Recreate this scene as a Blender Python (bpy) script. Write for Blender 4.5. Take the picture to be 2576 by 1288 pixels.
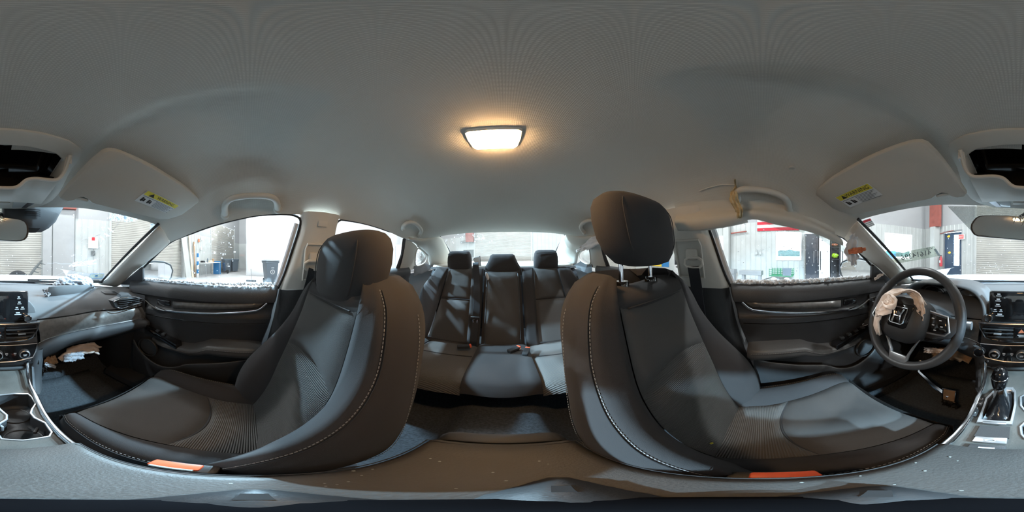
# Interior of a white sedan standing in a metal workshop hall, seen by a 360 degree camera on the centre armrest.
# World: X = car's passenger side, Y = car's front, Z = up, metres, hall floor at z = 0.
import bpy, bmesh, math, random
from mathutils import Vector, Matrix, noise
for o in list(bpy.data.objects):
    bpy.data.objects.remove(o, do_unlink=True)
SC = bpy.context.scene
COL = SC.collection
R = math.radians
# ---------------------------------------------------------------- camera
CAMP = Vector((-0.02, 0.0, 1.08))
YAW, ROLL = R(17.5 / 2576 * 360), R(0.63)
_view = Vector((-math.sin(YAW), -math.cos(YAW), 0))
_r0 = Vector((-math.cos(YAW), math.sin(YAW), 0))
_right = _r0 * math.cos(ROLL) - Vector((0, 0, 1)) * math.sin(ROLL)
_up = Vector((0, 0, 1)) * math.cos(ROLL) + _r0 * math.sin(ROLL)
cam_d = bpy.data.cameras.new('camera')
cam_d.type = 'PANO'
cam_d.clip_start = 0.005
try:
    cam_d.cycles.panorama_type = 'EQUIRECTANGULAR'
    cam_d.cycles.latitude_min, cam_d.cycles.latitude_max = -math.pi / 2, math.pi / 2
    cam_d.cycles.longitude_min, cam_d.cycles.longitude_max = -math.pi, math.pi
except Exception:
    cam_d.panorama_type = 'EQUIRECTANGULAR'
cam = bpy.data.objects.new('camera', cam_d)
COL.objects.link(cam)
m = Matrix((_right, _up, -_view)).transposed().to_4x4()
m.translation = CAMP
cam.matrix_world = m
SC.camera = cam
# ---------------------------------------------------------------- world, exposure
W = bpy.data.worlds.new('overcast_sky')
SC.world = W
W.use_nodes = True
bg = W.node_tree.nodes['Background']
bg.inputs[0].default_value = (0.86, 0.93, 1.0, 1)
bg.inputs[1].default_value = 5.0
SC.view_settings.view_transform = 'Standard'
SC.view_settings.look = 'None'
SC.view_settings.gamma = 1.0
SC.view_settings.use_curve_mapping = False
SC.view_settings.exposure = 0.5
HALL = R(17.0)                                   # the hall is turned against the car
EF = Vector((math.sin(HALL), math.cos(HALL), 0))  # hall: forward
ER = Vector((math.cos(HALL), -math.sin(HALL), 0))  # hall: to the passenger side
def HB(r, f, z=0.0):
    return ER * r + EF * f + Vector((0, 0, z))
LIGHTS = [  # high bay lamps of the hall (r, f, z, watts, flood cone in degrees or 0)
    (6.7, 2.05, 4.8, 6000, 36), (6.0, .21, 5.4, 4800, 36), (3.42, -2.3, 5.3, 2000, 48), (-3.0, 1.0, 5.2, 380, 0), (0.5, 4.2, 5.2, 420, 0), (2.5, -5.5, 5.2, 480, 0), (-3.4, -5.0, 5.2, 480, 0), (8.0, 0.3, 4.9, 800, 0), (9.6, 4.3, 5.2, 420, 0),
]
# ---------------------------------------------------------------- pixel helpers (a pixel is only a direction)
def ray(px, py):
    lo = (px / 2576 - .5) * 2 * math.pi
    la = (.5 - py / 1288) * math.pi
    return _right * (math.cos(la) * math.sin(lo)) + _up * math.sin(la) + _view * (math.cos(la) * math.cos(lo))
def on(px, py, n, c):
    n = Vector(n); d = ray(px, py)
    return CAMP + d * ((c - n.dot(CAMP)) / n.dot(d))
def onX(px, py, v): return on(px, py, (1, 0, 0), v)
def onY(px, py, v): return on(px, py, (0, 1, 0), v)
def onZ(px, py, v): return on(px, py, (0, 0, 1), v)
def onF(px, py, f): return on(px, py, EF, f)
def onR(px, py, r): return on(px, py, ER, r)
TUM = ((1, 0, .38), 1.061)                        # the plane of the side glass
def onT(px, py, off=0.0): return on(px, py, TUM[0], TUM[1] + off)
# ---------------------------------------------------------------- materials
MATS = {}
def mat(name, col, rough=.5, metal=0.0, bump=None, var=0.0, vscale=8.0, wave=None, coat=0.0, emit=None, spec=.5, grain=None, sheen=0.0):
    m = bpy.data.materials.new(name); m.use_nodes = True
    nt = m.node_tree; N, L = nt.nodes, nt.links
    b = N['Principled BSDF']
    b.inputs['Base Color'].default_value = (*col, 1)
    b.inputs['Roughness'].default_value = rough
    b.inputs['Metallic'].default_value = metal
    b.inputs['Specular IOR Level'].default_value = spec
    b.inputs['Coat Weight'].default_value = coat
    b.inputs['Sheen Weight'].default_value = sheen
    if emit:
        b.inputs['Emission Color'].default_value = (*emit[0], 1)
        b.inputs['Emission Strength'].default_value = emit[1]
    tc = N.new('ShaderNodeTexCoord')
    if var:
        nz = N.new('ShaderNodeTexNoise'); nz.inputs['Scale'].default_value = vscale; nz.inputs['Detail'].default_value = 5
        L.new(tc.outputs['Object'], nz.inputs['Vector'])
        cr = N.new('ShaderNodeValToRGB')
        cr.color_ramp.elements[0].position, cr.color_ramp.elements[1].position = .3, .7
        cr.color_ramp.elements[0].color = (*[c * (1 - var) for c in col], 1)
        cr.color_ramp.elements[1].color = (*[min(1, c * (1 + var)) for c in col], 1)
        L.new(nz.outputs['Fac'], cr.inputs['Fac']); L.new(cr.outputs['Color'], b.inputs['Base Color'])
    h = None
    if bump:
        nz = N.new('ShaderNodeTexNoise'); nz.inputs['Scale'].default_value = bump[0]; nz.inputs['Detail'].default_value = 3
        L.new(tc.outputs['Object'], nz.inputs['Vector']); h = (nz.outputs['Fac'], bump[1])
    if wave:   # (axis, scale, strength)
        wv = N.new('ShaderNodeTexWave'); wv.wave_type = 'BANDS'; wv.bands_direction = wave[0]
        wv.inputs['Scale'].default_value = wave[1]; wv.inputs['Distortion'].default_value = 0
        L.new(tc.outputs['Object'], wv.inputs['Vector']); h = (wv.outputs['Fac'], wave[2])
    if h:
        bp = N.new('ShaderNodeBump'); bp.inputs['Strength'].default_value = h[1]; bp.inputs['Distance'].default_value = .003
        L.new(h[0], bp.inputs['Height']); L.new(bp.outputs['Normal'], b.inputs['Normal'])
    MATS[name] = m
    return m
def glass_mat(name, tint, gloss=1.0, dirt=0.0, dscale=30.0, dcol=(.9, .93, .95)):
    """thin pane: what is behind shows through, the sky and lamps mirror by Fresnel, dirt and droplets scatter a little light"""
    m = bpy.data.materials.new(name); m.use_nodes = True
    nt = m.node_tree; N, L = nt.nodes, nt.links
    for n in list(N):
        N.remove(n)
    out = N.new('ShaderNodeOutputMaterial'); tr = N.new('ShaderNodeBsdfTransparent'); gl = N.new('ShaderNodeBsdfGlossy')
    tr.inputs[0].default_value = (*tint, 1); gl.inputs['Roughness'].default_value = .02
    fr = N.new('ShaderNodeLayerWeight'); fr.inputs[0].default_value = .5      # Schlick: the same from both faces of the pane
    pw = N.new('ShaderNodeMath'); pw.operation = 'POWER'; pw.inputs[1].default_value = 5; L.new(fr.outputs['Facing'], pw.inputs[0])
    mu = N.new('ShaderNodeMath'); mu.operation = 'MULTIPLY_ADD'; mu.inputs[1].default_value = .9 * gloss; mu.inputs[2].default_value = .04 * gloss
    L.new(pw.outputs[0], mu.inputs[0])
    mx = N.new('ShaderNodeMixShader'); L.new(mu.outputs[0], mx.inputs[0]); L.new(tr.outputs[0], mx.inputs[1]); L.new(gl.outputs[0], mx.inputs[2])
    last = mx
    if dirt:
        tc = N.new('ShaderNodeTexCoord'); nz = N.new('ShaderNodeTexNoise'); nz.inputs['Scale'].default_value = dscale; nz.inputs['Detail'].default_value = 6
        L.new(tc.outputs['Object'], nz.inputs['Vector'])
        mr = N.new('ShaderNodeMapRange'); mr.inputs[1].default_value, mr.inputs[2].default_value = .48, .8
        mr.inputs[3].default_value, mr.inputs[4].default_value = dirt * .25, dirt
        L.new(nz.outputs['Fac'], mr.inputs[0])
        df = N.new('ShaderNodeBsdfDiffuse'); df.inputs[0].default_value = (*dcol, 1)
        m2 = N.new('ShaderNodeMixShader'); L.new(mr.outputs[0], m2.inputs[0]); L.new(mx.outputs[0], m2.inputs[1]); L.new(df.outputs[0], m2.inputs[2]); last = m2
    L.new(last.outputs[0], out.inputs[0])
    MATS[name] = m
    return m
def weave(name, col, scale, strength, rough=.9):
    """knitted cloth: two crossed waves"""
    m = mat(name, col, rough, spec=.2, sheen=.05)
    nt = m.node_tree; N, L = nt.nodes, nt.links
    b = N['Principled BSDF']; tc = N.new('ShaderNodeTexCoord')
    outs = []
    for d in ('X', 'Y'):
        w = N.new('ShaderNodeTexWave'); w.wave_type = 'BANDS'; w.bands_direction = d; w.inputs['Scale'].default_value = scale
        L.new(tc.outputs['Object'], w.inputs['Vector']); outs.append(w.outputs['Fac'])
    mm = N.new('ShaderNodeMath'); mm.operation = 'MULTIPLY'; L.new(outs[0], mm.inputs[0]); L.new(outs[1], mm.inputs[1])
    bp = N.new('ShaderNodeBump'); bp.inputs['Strength'].default_value = strength; bp.inputs['Distance'].default_value = .002
    L.new(mm.outputs[0], bp.inputs['Height']); L.new(bp.outputs['Normal'], b.inputs['Normal'])
    mr = N.new('ShaderNodeMapRange'); mr.inputs[3].default_value = .90; mr.inputs[4].default_value = 1.05
    L.new(mm.outputs[0], mr.inputs[0])
    vm = N.new('ShaderNodeVectorMath'); vm.operation = 'SCALE'; vm.inputs[0].default_value = col
    L.new(mr.outputs[0], vm.inputs['Scale']); L.new(vm.outputs[0], b.inputs['Base Color'])
    return m
weave('headliner', (.68, .645, .58), 90, .22)
mat('liner_plain', (.64, .615, .555), .9, spec=.2, bump=(900, .12))
mat('liner_plastic', (.62, .60, .545), .55, bump=(700, .06))
mat('pillar_trim', (.72, .68, .61), .7, bump=(500, .06))
mat('visor', (.58, .56, .51), .85, spec=.2, bump=(600, .1))
mat('black_plastic', (.03, .031, .033), .5, bump=(500, .12))
mat('dark_plastic', (.045, .046, .048), .45, bump=(450, .12))
mat('gloss_black', (.008, .008, .009), .12, coat=.5)
mat('dash_soft', (.105, .107, .11), .62, bump=(420, .1), var=.1, vscale=6)
mat('dash_dark', (.05, .052, .056), .6, bump=(420, .07))
mat('console_deck', (.068, .066, .06), .5, bump=(300, .12), var=.25, vscale=14)
mat('armrest_skin', (.066, .063, .06), .55, bump=(350, .2), var=.12, vscale=10)
mat('trim_band', (.17, .165, .157), .32, metal=.35, wave=('X', 30, .015), var=.2, vscale=60)
mat('chrome', (.78, .79, .82), .14, metal=1.0)
mat('satin_silver', (.62, .63, .65), .32, metal=.85)
mat('seat_cloth', (.048, .046, .047), .92, spec=.25, bump=(1200, .25), sheen=.06)
mat('seat_insert', (.082, .079, .077), .92, spec=.25, bump=(900, .3), sheen=.06)
mat('seat_ribbed', (.115, .111, .106), .9, spec=.25, wave=('Y', 75, .6), sheen=.06)
mat('seat_ribbed_back', (.095, .092, .088), .9, spec=.25, wave=('Z', 75, .6), sheen=.06)
mat('seat_piping', (.03, .03, .032), .8)
mat('stitch', (.30, .29, .28), .8)
mat('door_black', (.034, .035, .037), .48, bump=(400, .15))
mat('door_soft', (.055, .056, .059), .55, bump=(400, .2))
mat('door_leather', (.085, .083, .081), .45, bump=(300, .15))
mat('carpet', (.07, .078, .088), .98, spec=.1, bump=(900, .9), var=.3, vscale=120)
mat('floor_mat', (.12, .135, .15), .98, spec=.1, bump=(700, .9), var=.2, vscale=120)
mat('belt_web', (.022, .024, .03), .75, wave=('X', 160, .15))
mat('orange_button', (.85, .13, .05), .45)
mat('wheel_leather', (.05, .051, .054), .42, bump=(500, .12))
mat('screen_glass', (.012, .012, .013), .06, coat=1.0)
mat('icon_white', (.65, .67, .7), .5)
mat('label_white', (.72, .74, .74), .6)
mat('label_yellow', (.78, .68, .06), .6)
mat('print_black', (.02, .02, .02), .7)
mat('print_grey', (.12, .13, .13), .7)
mat('airbag_cloth', (.86, .72, .63), .85, bump=(40, .5), var=.12, vscale=25)
mat('airbag_white', (.46, .49, .54), .8, bump=(30, .4))
mat('torn_foam', (.62, .50, .30), .95, bump=(80, .8), var=.3, vscale=60)
mat('torn_orange', (.62, .19, .09), .9, bump=(60, .6), var=.3, vscale=50)
mat('cardboard', (.42, .27, .16), .9, bump=(90, .4), var=.2, vscale=30)
mat('paint_white', (.78, .79, .8), .25, coat=.6)
mat('stand_black', (.004, .004, .005), .95, spec=.05)
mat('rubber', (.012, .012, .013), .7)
mat('mirror', (.85, .87, .88), .02, metal=1.0)
mat('lens_clear', (.55, .58, .58), .12)
mat('snow', (.88, .91, .95), .9, bump=(120, .8))
mat('glass_crumb', (.80, .86, .88), .25)
mat('frit', (.32, .34, .33), .8, bump=(500, .3))
mat('dome_lens', (.9, .8, .6), .3, emit=((1.0, .60, .28), 66.0))
mat('rope', (.7, .7, .66), .9)
# hall
mat('hall_sheet', (.46, .475, .465), .55, var=.06, vscale=2)
mat('hall_upper', (.37, .375, .38), .9, bump=(3, .4))
mat('roller_slat', (.42, .405, .37), .55, var=.12, vscale=1.2)
mat('concrete', (.42, .42, .42), .55, var=.18, vscale=1.2, bump=(60, .1))
mat('red_steel', (.30, .08, .06), .55, var=.2, vscale=5)
mat('white_sheet', (.88, .90, .92), .7)
mat('bin_grey', (.12, .15, .18), .5)
mat('blue_dark', (.012, .04, .09), .35)
mat('locker_black', (.012, .016, .026), .3)
mat('locker_white', (.74, .76, .80), .4)
mat('cart_green', (.02, .22, .10), .5)
mat('timber', (.66, .58, .44), .8, var=.15, vscale=12)
mat('red_paint', (.55, .02, .03), .4)
mat('flag_red', (.52, .03, .05), .9)
mat('flag_white', (.8, .8, .82), .9)
mat('banner_yellow', (.8, .55, .04), .7)
mat('banner_blue', (.02, .18, .42), .7)
mat('hi_vis', (.45, .75, .05), .8)
mat('tree_line', (.06, .12, .125), .9, var=.5, vscale=2)
mat('steel_grey', (.35, .36, .37), .4, metal=.6)
mat('exit_red', (.7, .05, .05), .5, emit=((1, .06, .05), 1.2))
mat('lamp_white', (.9, .9, .9), .5, emit=((.86, .94, 1.0), 60.0))
glass_mat('window_glass', (.97, .985, .98), 1.0, dirt=.05, dscale=40)
glass_mat('windshield_glass', (.95, .975, .965), 1.0, dirt=.16, dscale=7)
glass_mat('rear_glass', (.93, .96, .96), 1.0, dirt=.14, dscale=8)
glass_mat('airbag_film', (.80, .84, .80), .3, dirt=1.0, dscale=5, dcol=(.62, .64, .58))
glass_mat('label_film', (.74, .80, .72), .5, dirt=.9, dscale=12, dcol=(.68, .74, .64))
def translucent_mat(name, col):
    m = bpy.data.materials.new(name); m.use_nodes = True; N, L = m.node_tree.nodes, m.node_tree.links
    out = N['Material Output']; N.remove(N['Principled BSDF'])
    a, b, mx = N.new('ShaderNodeBsdfTranslucent'), N.new('ShaderNodeBsdfDiffuse'), N.new('ShaderNodeMixShader')
    a.inputs[0].default_value = b.inputs[0].default_value = (*col, 1); mx.inputs[0].default_value = .3
    L.new(a.outputs[0], mx.inputs[1]); L.new(b.outputs[0], mx.inputs[2]); L.new(mx.outputs[0], out.inputs[0]); MATS[name] = m
translucent_mat('ice_white', (.95, .97, 1.0))
glass_mat('smudge', (.97, .98, .98), .1, dirt=.5, dscale=20)
# ---------------------------------------------------------------- mesh builder
def V3(p): return Vector(p)
class MB:
    def __init__(s): s.v = []; s.f = []
    def add(s, vs, fs):
        o = len(s.v); s.v += [tuple(p) for p in vs]; s.f += [tuple(i + o for i in f) for f in fs]; return s
    def box(s, c, size, rot=None):
        c = Vector(c); h = Vector(size) / 2
        vs = []
        for x in (-1, 1):
            for y in (-1, 1):
                for z in (-1, 1):
                    p = Vector((x * h.x, y * h.y, z * h.z))
                    vs.append(c + (rot @ p if rot else p))
        return s.add(vs, [(0, 1, 3, 2), (4, 6, 7, 5), (0, 4, 5, 1), (2, 3, 7, 6), (0, 2, 6, 4), (1, 5, 7, 3)])
    def frame_box(s, o, u, v, w):
        o, u, v, w = map(Vector, (o, u, v, w))
        vs = [o, o + u, o + u + v, o + v, o + w, o + u + w, o + u + v + w, o + v + w]
        return s.add(vs, [(0, 3, 2, 1), (4, 5, 6, 7), (0, 1, 5, 4), (1, 2, 6, 5), (2, 3, 7, 6), (3, 0, 4, 7)])
    def grid(s, P, close_u=False, close_v=False):
        n, k = len(P), len(P[0]); vs = [p for r in P for p in r]; fs = []
        for i in range(n if close_u else n - 1):
            for j in range(k if close_v else k - 1):
                a, b = i, (i + 1) % n; c, d = j, (j + 1) % k
                fs.append((a * k + c, a * k + d, b * k + d, b * k + c))
        return s.add(vs, fs)
    def loft(s, rings, caps=True):
        s.grid(rings, close_v=True); n = len(rings[0])
        if caps:
            s.add(rings[0], [tuple(range(n))[::-1]]); s.add(rings[-1], [tuple(range(n))])
        return s
    def tube(s, path, r, n=8, closed=False, caps=True, flat=1.0, up=None):
        path = [Vector(p) for p in path]; k = len(path); rings = []; ref = None
        for i, p in enumerate(path):
            a = path[(i - 1) % k] if (closed or i > 0) else p
            b = path[(i + 1) % k] if (closed or i < k - 1) else p
            t = (b - a).normalized() if (b - a).length > 1e-9 else Vector((0, 0, 1))
            if up is not None: ref = Vector(up)
            elif ref is None: ref = Vector((0, 0, 1)) if abs(t.z) < .9 else Vector((1, 0, 0))
            side = t.cross(ref)
            if side.length < 1e-6: side = t.cross(Vector((1, 0, .1)))
            side.normalize(); u2 = side.cross(t).normalized()
            if up is None: ref = u2
            rr = r[i] if isinstance(r, (list, tuple)) else r
            rings.append([p + (side * math.cos(q) + u2 * math.sin(q) * flat) * rr for q in (2 * math.pi * j / n for j in range(n))])
        if closed:
            return s.grid(rings, close_u=True, close_v=True)
        return s.loft(rings, caps)
    def prism(s, poly, vec):
        poly = [Vector(p) for p in poly]; vec = Vector(vec); n = len(poly)
        s.add(poly + [p + vec for p in poly], [tuple(range(n))[::-1], tuple(range(n, 2 * n))] + [(i, (i + 1) % n, n + (i + 1) % n, n + i) for i in range(n)])
        return s
    def poly(s, pts): return s.add(pts, [tuple(range(len(pts)))])
    def lathe(s, o, axis, prof, n=24):
        o, axis = Vector(o), Vector(axis).normalized()
        e = axis.cross(Vector((0, 0, 1)) if abs(axis.z) < .9 else Vector((1, 0, 0))).normalized(); g = axis.cross(e)
        rings = [[o + axis * h + (e * math.cos(2 * math.pi * j / n) + g * math.sin(2 * math.pi * j / n)) * r for j in range(n)] for r, h in prof]
        return s.loft(rings, True)
    def blob(s, c, rad, nu=12, nv=8, jit=0.0, seed=0, rot=None):
        rnd = random.Random(seed); c = Vector(c); rings = []
        for i in range(nv + 1):
            th = math.pi * i / nv; ring = []
            for j in range(nu):
                ph = 2 * math.pi * j / nu
                d = Vector((math.sin(th) * math.cos(ph), math.sin(th) * math.sin(ph), math.cos(th)))
                k = 1 + jit * (noise.noise(d * 2.2 + Vector((seed * 3.1, 0, 0))) + .5 * noise.noise(d * 5 + Vector((0, seed * 2.3, 0))))
                p = Vector((d.x * rad[0], d.y * rad[1], d.z * rad[2])) * k
                ring.append(c + (rot @ p if rot else p))
            rings.append(ring)
        return s.grid(rings, close_v=True)
    def crumple(s, c, rad, seed, nu=56, nv=36, amp=.24):
        c = Vector(c); rings = []; o = Vector((seed * 3.7, seed * 1.3, 0))
        for i in range(nv + 1):
            th = math.pi * i / nv; ring = []
            for j in range(nu):
                ph = 2 * math.pi * j / nu; d = Vector((math.sin(th) * math.cos(ph), math.sin(th) * math.sin(ph), math.cos(th)))
                k = 1 + amp * (1 - 3 * abs(noise.noise(d * 1.9 + o))) + amp * .45 * (1 - 3 * abs(noise.noise(d * 4.6 + o)))
                ring.append(c + Vector((d.x * rad[0], d.y * rad[1], d.z * rad[2])) * k)
            rings.append(ring)
        return s.grid(rings, close_v=True)
    def text(s, txt, o, u, v, size=1.0, lift=0.0, align='CENTER'):
        vs, fs = text_geo(txt, align)
        o, u, v = Vector(o), Vector(u), Vector(v); n = u.cross(v).normalized() * lift
        return s.add([o + u * (p[0] * size) + v * (p[1] * size) + n for p in vs], fs)
    def build(s, name, mat, parent=None, smooth=True, bevel=0, seg=2, sharp=40, sub=0, solid=0, fix=True):
        me = bpy.data.meshes.new(name)
        me.from_pydata(s.v, [], s.f)
        bm = bmesh.new(); bm.from_mesh(me)
        bmesh.ops.remove_doubles(bm, verts=bm.verts, dist=1e-5)
        if fix: bmesh.ops.recalc_face_normals(bm, faces=bm.faces)
        if bevel:
            es = [e for e in bm.edges if len(e.link_faces) == 2 and e.calc_face_angle(0) > R(25)]
            bmesh.ops.bevel(bm, geom=es, offset=bevel, segments=seg, profile=.5, affect='EDGES', clamp_overlap=True)
        bm.to_mesh(me); bm.free()
        if smooth:
            me.polygons.foreach_set('use_smooth', [True] * len(me.polygons))
            if sharp: me.set_sharp_from_angle(angle=R(sharp))
        ob = bpy.data.objects.new(name, me); COL.objects.link(ob)
        me.materials.append(MATS[mat] if isinstance(mat, str) else mat)
        if solid:
            md = ob.modifiers.new('solid', 'SOLIDIFY'); md.thickness = solid; md.offset = 0
        if sub:
            md = ob.modifiers.new('sub', 'SUBSURF'); md.levels = sub; md.render_levels = sub
        if parent is not None:
            ob.parent = parent; ob.matrix_parent_inverse = parent.matrix_basis.inverted()
        return ob
_TXT = {}
def text_geo(txt, align):
    if (txt, align) not in _TXT:
        cu = bpy.data.curves.new('t', 'FONT'); cu.body = txt; cu.align_x = align; cu.align_y = 'CENTER'; cu.resolution_u = 3
        ob = bpy.data.objects.new('t', cu); COL.objects.link(ob)
        me = bpy.data.meshes.new_from_object(ob)
        _TXT[txt, align] = ([tuple(v.co) for v in me.vertices], [tuple(p.vertices) for p in me.polygons])
        bpy.data.objects.remove(ob); bpy.data.curves.remove(cu); bpy.data.meshes.remove(me)
    return _TXT[txt, align]
def tag(o, label, cat=None, group=None, kind=None):
    o['label'] = label
    if cat: o['category'] = cat
    if group: o['group'] = group
    o['kind'] = kind or 'thing'
    return o
def thing(name, label, cat, loc, group=None):
    o = bpy.data.objects.new(name, None); COL.objects.link(o); o.location = loc; o.empty_display_size = .05
    o.matrix_basis = Matrix.Translation(Vector(loc))
    return tag(o, label, cat, group)
def struct(o, label):
    o['kind'] = 'structure'; o['label'] = label; return o
def lerp(a, b, t): return a + (b - a) * t
def sstep(a, b, x):
    t = max(0., min(1., (x - a) / (b - a))); return t * t * (3 - 2 * t)
def interp(tab, x):
    if x <= tab[0][0]: return tab[0][1]
    for (a, p), (b, q) in zip(tab, tab[1:]):
        if x <= b: return p + (q - p) * (x - a) / (b - a)
    return tab[-1][1]
def sinterp(tab, x):   # smooth (Catmull-Rom) table look-up
    n = len(tab)
    if x <= tab[0][0]: return tab[0][1]
    if x >= tab[-1][0]: return tab[-1][1]
    for i in range(n - 1):
        if x <= tab[i + 1][0]:
            x0, y0 = tab[i]; x1, y1 = tab[i + 1]; t = (x - x0) / (x1 - x0)
            m0 = (y1 - tab[i - 1][1]) / (x1 - tab[i - 1][0]) if i > 0 else (y1 - y0) / (x1 - x0)
            m1 = (tab[i + 2][1] - y0) / (tab[i + 2][0] - x0) if i < n - 2 else (y1 - y0) / (x1 - x0)
            h = x1 - x0; t2, t3 = t * t, t * t * t
            return (2 * t3 - 3 * t2 + 1) * y0 + (t3 - 2 * t2 + t) * h * m0 + (-2 * t3 + 3 * t2) * y1 + (t3 - t2) * h * m1
def curve(pts, n):     # smooth resampling through 3D points by chord length
    pts = [Vector(p) for p in pts]; d = [0.]
    for a, b in zip(pts, pts[1:]): d.append(d[-1] + (b - a).length)
    tabs = [[(d[i], pts[i][k]) for i in range(len(pts))] for k in range(3)]
    return [Vector([sinterp(tabs[k], d[-1] * j / (n - 1)) for k in range(3)]) for j in range(n)]
def line(pts, n):      # straight resampling
    pts = [Vector(p) for p in pts]; d = [0.]
    for a, b in zip(pts, pts[1:]): d.append(d[-1] + (b - a).length)
    tabs = [[(d[i], pts[i][k]) for i in range(len(pts))] for k in range(3)]
    return [Vector([interp(tabs[k], d[-1] * j / (n - 1)) for k in range(3)]) for j in range(n)]
def flip(p, s): return Vector((p[0] * s, p[1], p[2]))
def flips(ps, s): return [flip(p, s) for p in ps]
def dashes(path, step, ln, r):   # stitches: short thread pieces along a path
    mb = MB(); n = max(3, int(sum((b - a).length for a, b in zip(path, path[1:])) / step)); q = line(path, n * 2)
    for i in range(0, len(q) - 1, 2):
        a, b = q[i], q[i + 1]; t = (b - a).normalized()
        mb.tube([a, a + t * ln], r, n=4)
    return mb
SIDE = {1: 'passenger', -1: 'driver'}
# ================================================================ the hall
FW, DW, RW, PW, HH = 5.6, -6.55, -9.8, 15.0, 5.8     # front wall (f), driver-side wall (r), rear wall (f), far side wall (r), height
UP = Vector((0, 0, 1))
def wall(name, label, o, u, length, out, openings, sheet_top=2.45, ribs=(0, 0), pitch=.23):
    o, u, out = Vector(o), Vector(u), Vector(out)
    for low in (True, False):
        z0, z1 = (0, sheet_top) if low else (sheet_top, HH)
        A = sorted({0, length, *[x for q in openings for x in q[:2]]}); Zs = sorted({z0, z1, *[min(max(x, z0), z1) for q in openings for x in q[2:]]})
        mb = MB()
        for a0, a1 in zip(A, A[1:]):
            for b0, b1 in zip(Zs, Zs[1:]):
                if any(q[0] <= (a0 + a1) / 2 <= q[1] and q[2] <= (b0 + b1) / 2 <= q[3] for q in openings): continue
                mb.frame_box(o + u * a0 + UP * b0, u * (a1 - a0), UP * (b1 - b0), out * (.12 if low else .14) + Vector((0, 0, 0)))
        if not low and any(True for _ in mb.f):
            ob = mb.build(name, 'hall_upper', root, smooth=False); ob.name = 'upper_cladding'
        elif low:
            root = mb.build(name, 'hall_sheet', smooth=False); struct(root, label)
    rib = MB(); w = .02
    rib.add([(0, 0, 0), (.05, 0, 0), (.035, 0, w), (.015, 0, w)] + [(0, 1, 0), (.05, 1, 0), (.035, 1, w), (.015, 1, w)], [(0, 1, 5, 4), (1, 2, 6, 5), (2, 3, 7, 6), (3, 0, 4, 7), (0, 3, 2, 1), (4, 5, 6, 7)])
    first = None; a = ribs[0]
    M = Matrix((u, UP, -out)).transposed().to_4x4()
    while a < ribs[1]:
        spans = [(0., sheet_top)]
        for q in openings:
            if q[0] - .06 < a < q[1] + .01:
                spans = [t for s0, s1 in spans for t in ((s0, min(s1, q[2])), (max(s0, q[3]), s1)) if t[1] - t[0] > .02]
        for s0, s1 in spans:
            if first is None:
                ob = rib.build('rib', 'hall_sheet', root, smooth=False); first = ob
            else:
                ob = first.copy(); COL.objects.link(ob)
            mm = M.copy(); mm.translation = o + u * a + UP * s0
            ob.matrix_basis = mm @ Matrix.Diagonal((1, s1 - s0, 1, 1))
        a += pitch
    return root
def roller(name, label, o, u, length, h, inn, pitch=.076):
    o, u, inn = Vector(o), Vector(u), Vector(inn); mb = MB(); P = []
    k = int(h / pitch)
    for i in range(k):
        z = i * pitch
        for dz, d in ((0, 0), (.006, .012), (.03, .02), (.055, .018), (.07, .004)):
            P.append([o + u * t + UP * (z + dz) + inn * d for t in (0, length)])
    mb.grid(P)
    ob = struct(mb.build(name, 'roller_slat', smooth=False), label)
    for t in (-.09, length):
        MB().frame_box(o + u * t - inn * .05, u * .09, UP * (h + .1), inn * .1).build('guide_rail', 'hall_sheet', ob, smooth=False, bevel=.008)
    return ob
def a_on(wall_axis, px, py, plane):   # hall coordinate of a pixel's ray on a wall
    p = onF(px, py, plane) if wall_axis == 'f' else onR(px, py, plane)
    return p.dot(ER), p.dot(EF), p.z
# --- openings read from the photograph
wa = [a_on('r', 2228, 589, DW), a_on('r', 2291, 650, DW)]; wb = [a_on('r', 1956, 588, DW), a_on('r', 2012, 651, DW)]; wc = [a_on('r', 1796, 598, DW), a_on('r', 1822, 650, DW)]
fw0 = FW
wins = []
for q in (wa, wb, wc):
    f0, f1 = sorted((q[0][1], q[1][1])); z0, z1 = sorted((q[0][2], q[1][2])); wins.append((f0, f1, max(.9, z0), z1))
fl = HB(0, 0)
# driver-side wall runs along f; a = f - RW
drv_open = [(w[0] - RW, w[1] - RW, w[2], w[3]) for w in wins]
wall_driver = wall('wall_driver_side', 'pale ribbed metal sheet wall with windows on the driver side', HB(DW, RW), EF, FW - RW, -ER, drv_open, ribs=(5.0, FW - RW))
ex0, ex1 = a_on('f', 2376, 600, FW)[0], a_on('f', 2419, 600, FW)[0]
d1 = (a_on('f', 2457, 640, FW)[0], a_on('f', 104, 640, FW)[0]); d2 = (a_on('f', 279, 640, FW)[0], a_on('f', 456, 640, FW)[0]); d3 = (a_on('f', 531, 640, FW)[0], 13.6)
DH = 3.6
fo = [(ex0 - DW, ex1 - DW, 0, 2.14)] + [(d[0] - DW, d[1] - DW, 0, DH) for d in (d1, d2, d3)]
wall_front = wall('wall_front', 'grey metal sheet wall with roller doors ahead of the car', HB(DW, FW), ER, PW - DW, EF, fo, ribs=(0.1, 15.6))
r1 = (a_on('f', 1196, 640, RW)[0], a_on('f', 1336, 640, RW)[0]); r2 = (a_on('f', 1500, 640, RW)[0], a_on('f', 1600, 640, RW)[0])
ro = [(min(r) - DW, max(r) - DW, 0, DH) for r in (r1, r2)]
wall_rear = wall('wall_rear', 'pale metal sheet wall behind the car with roller doors', HB(DW, RW), ER, PW - DW, -EF, ro, ribs=(5.4, 14.5))
wall_far = wall('wall_passenger_side', 'plain pale wall beyond the white sheeting', HB(PW, RW), EF, FW - RW, ER, [])
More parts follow.
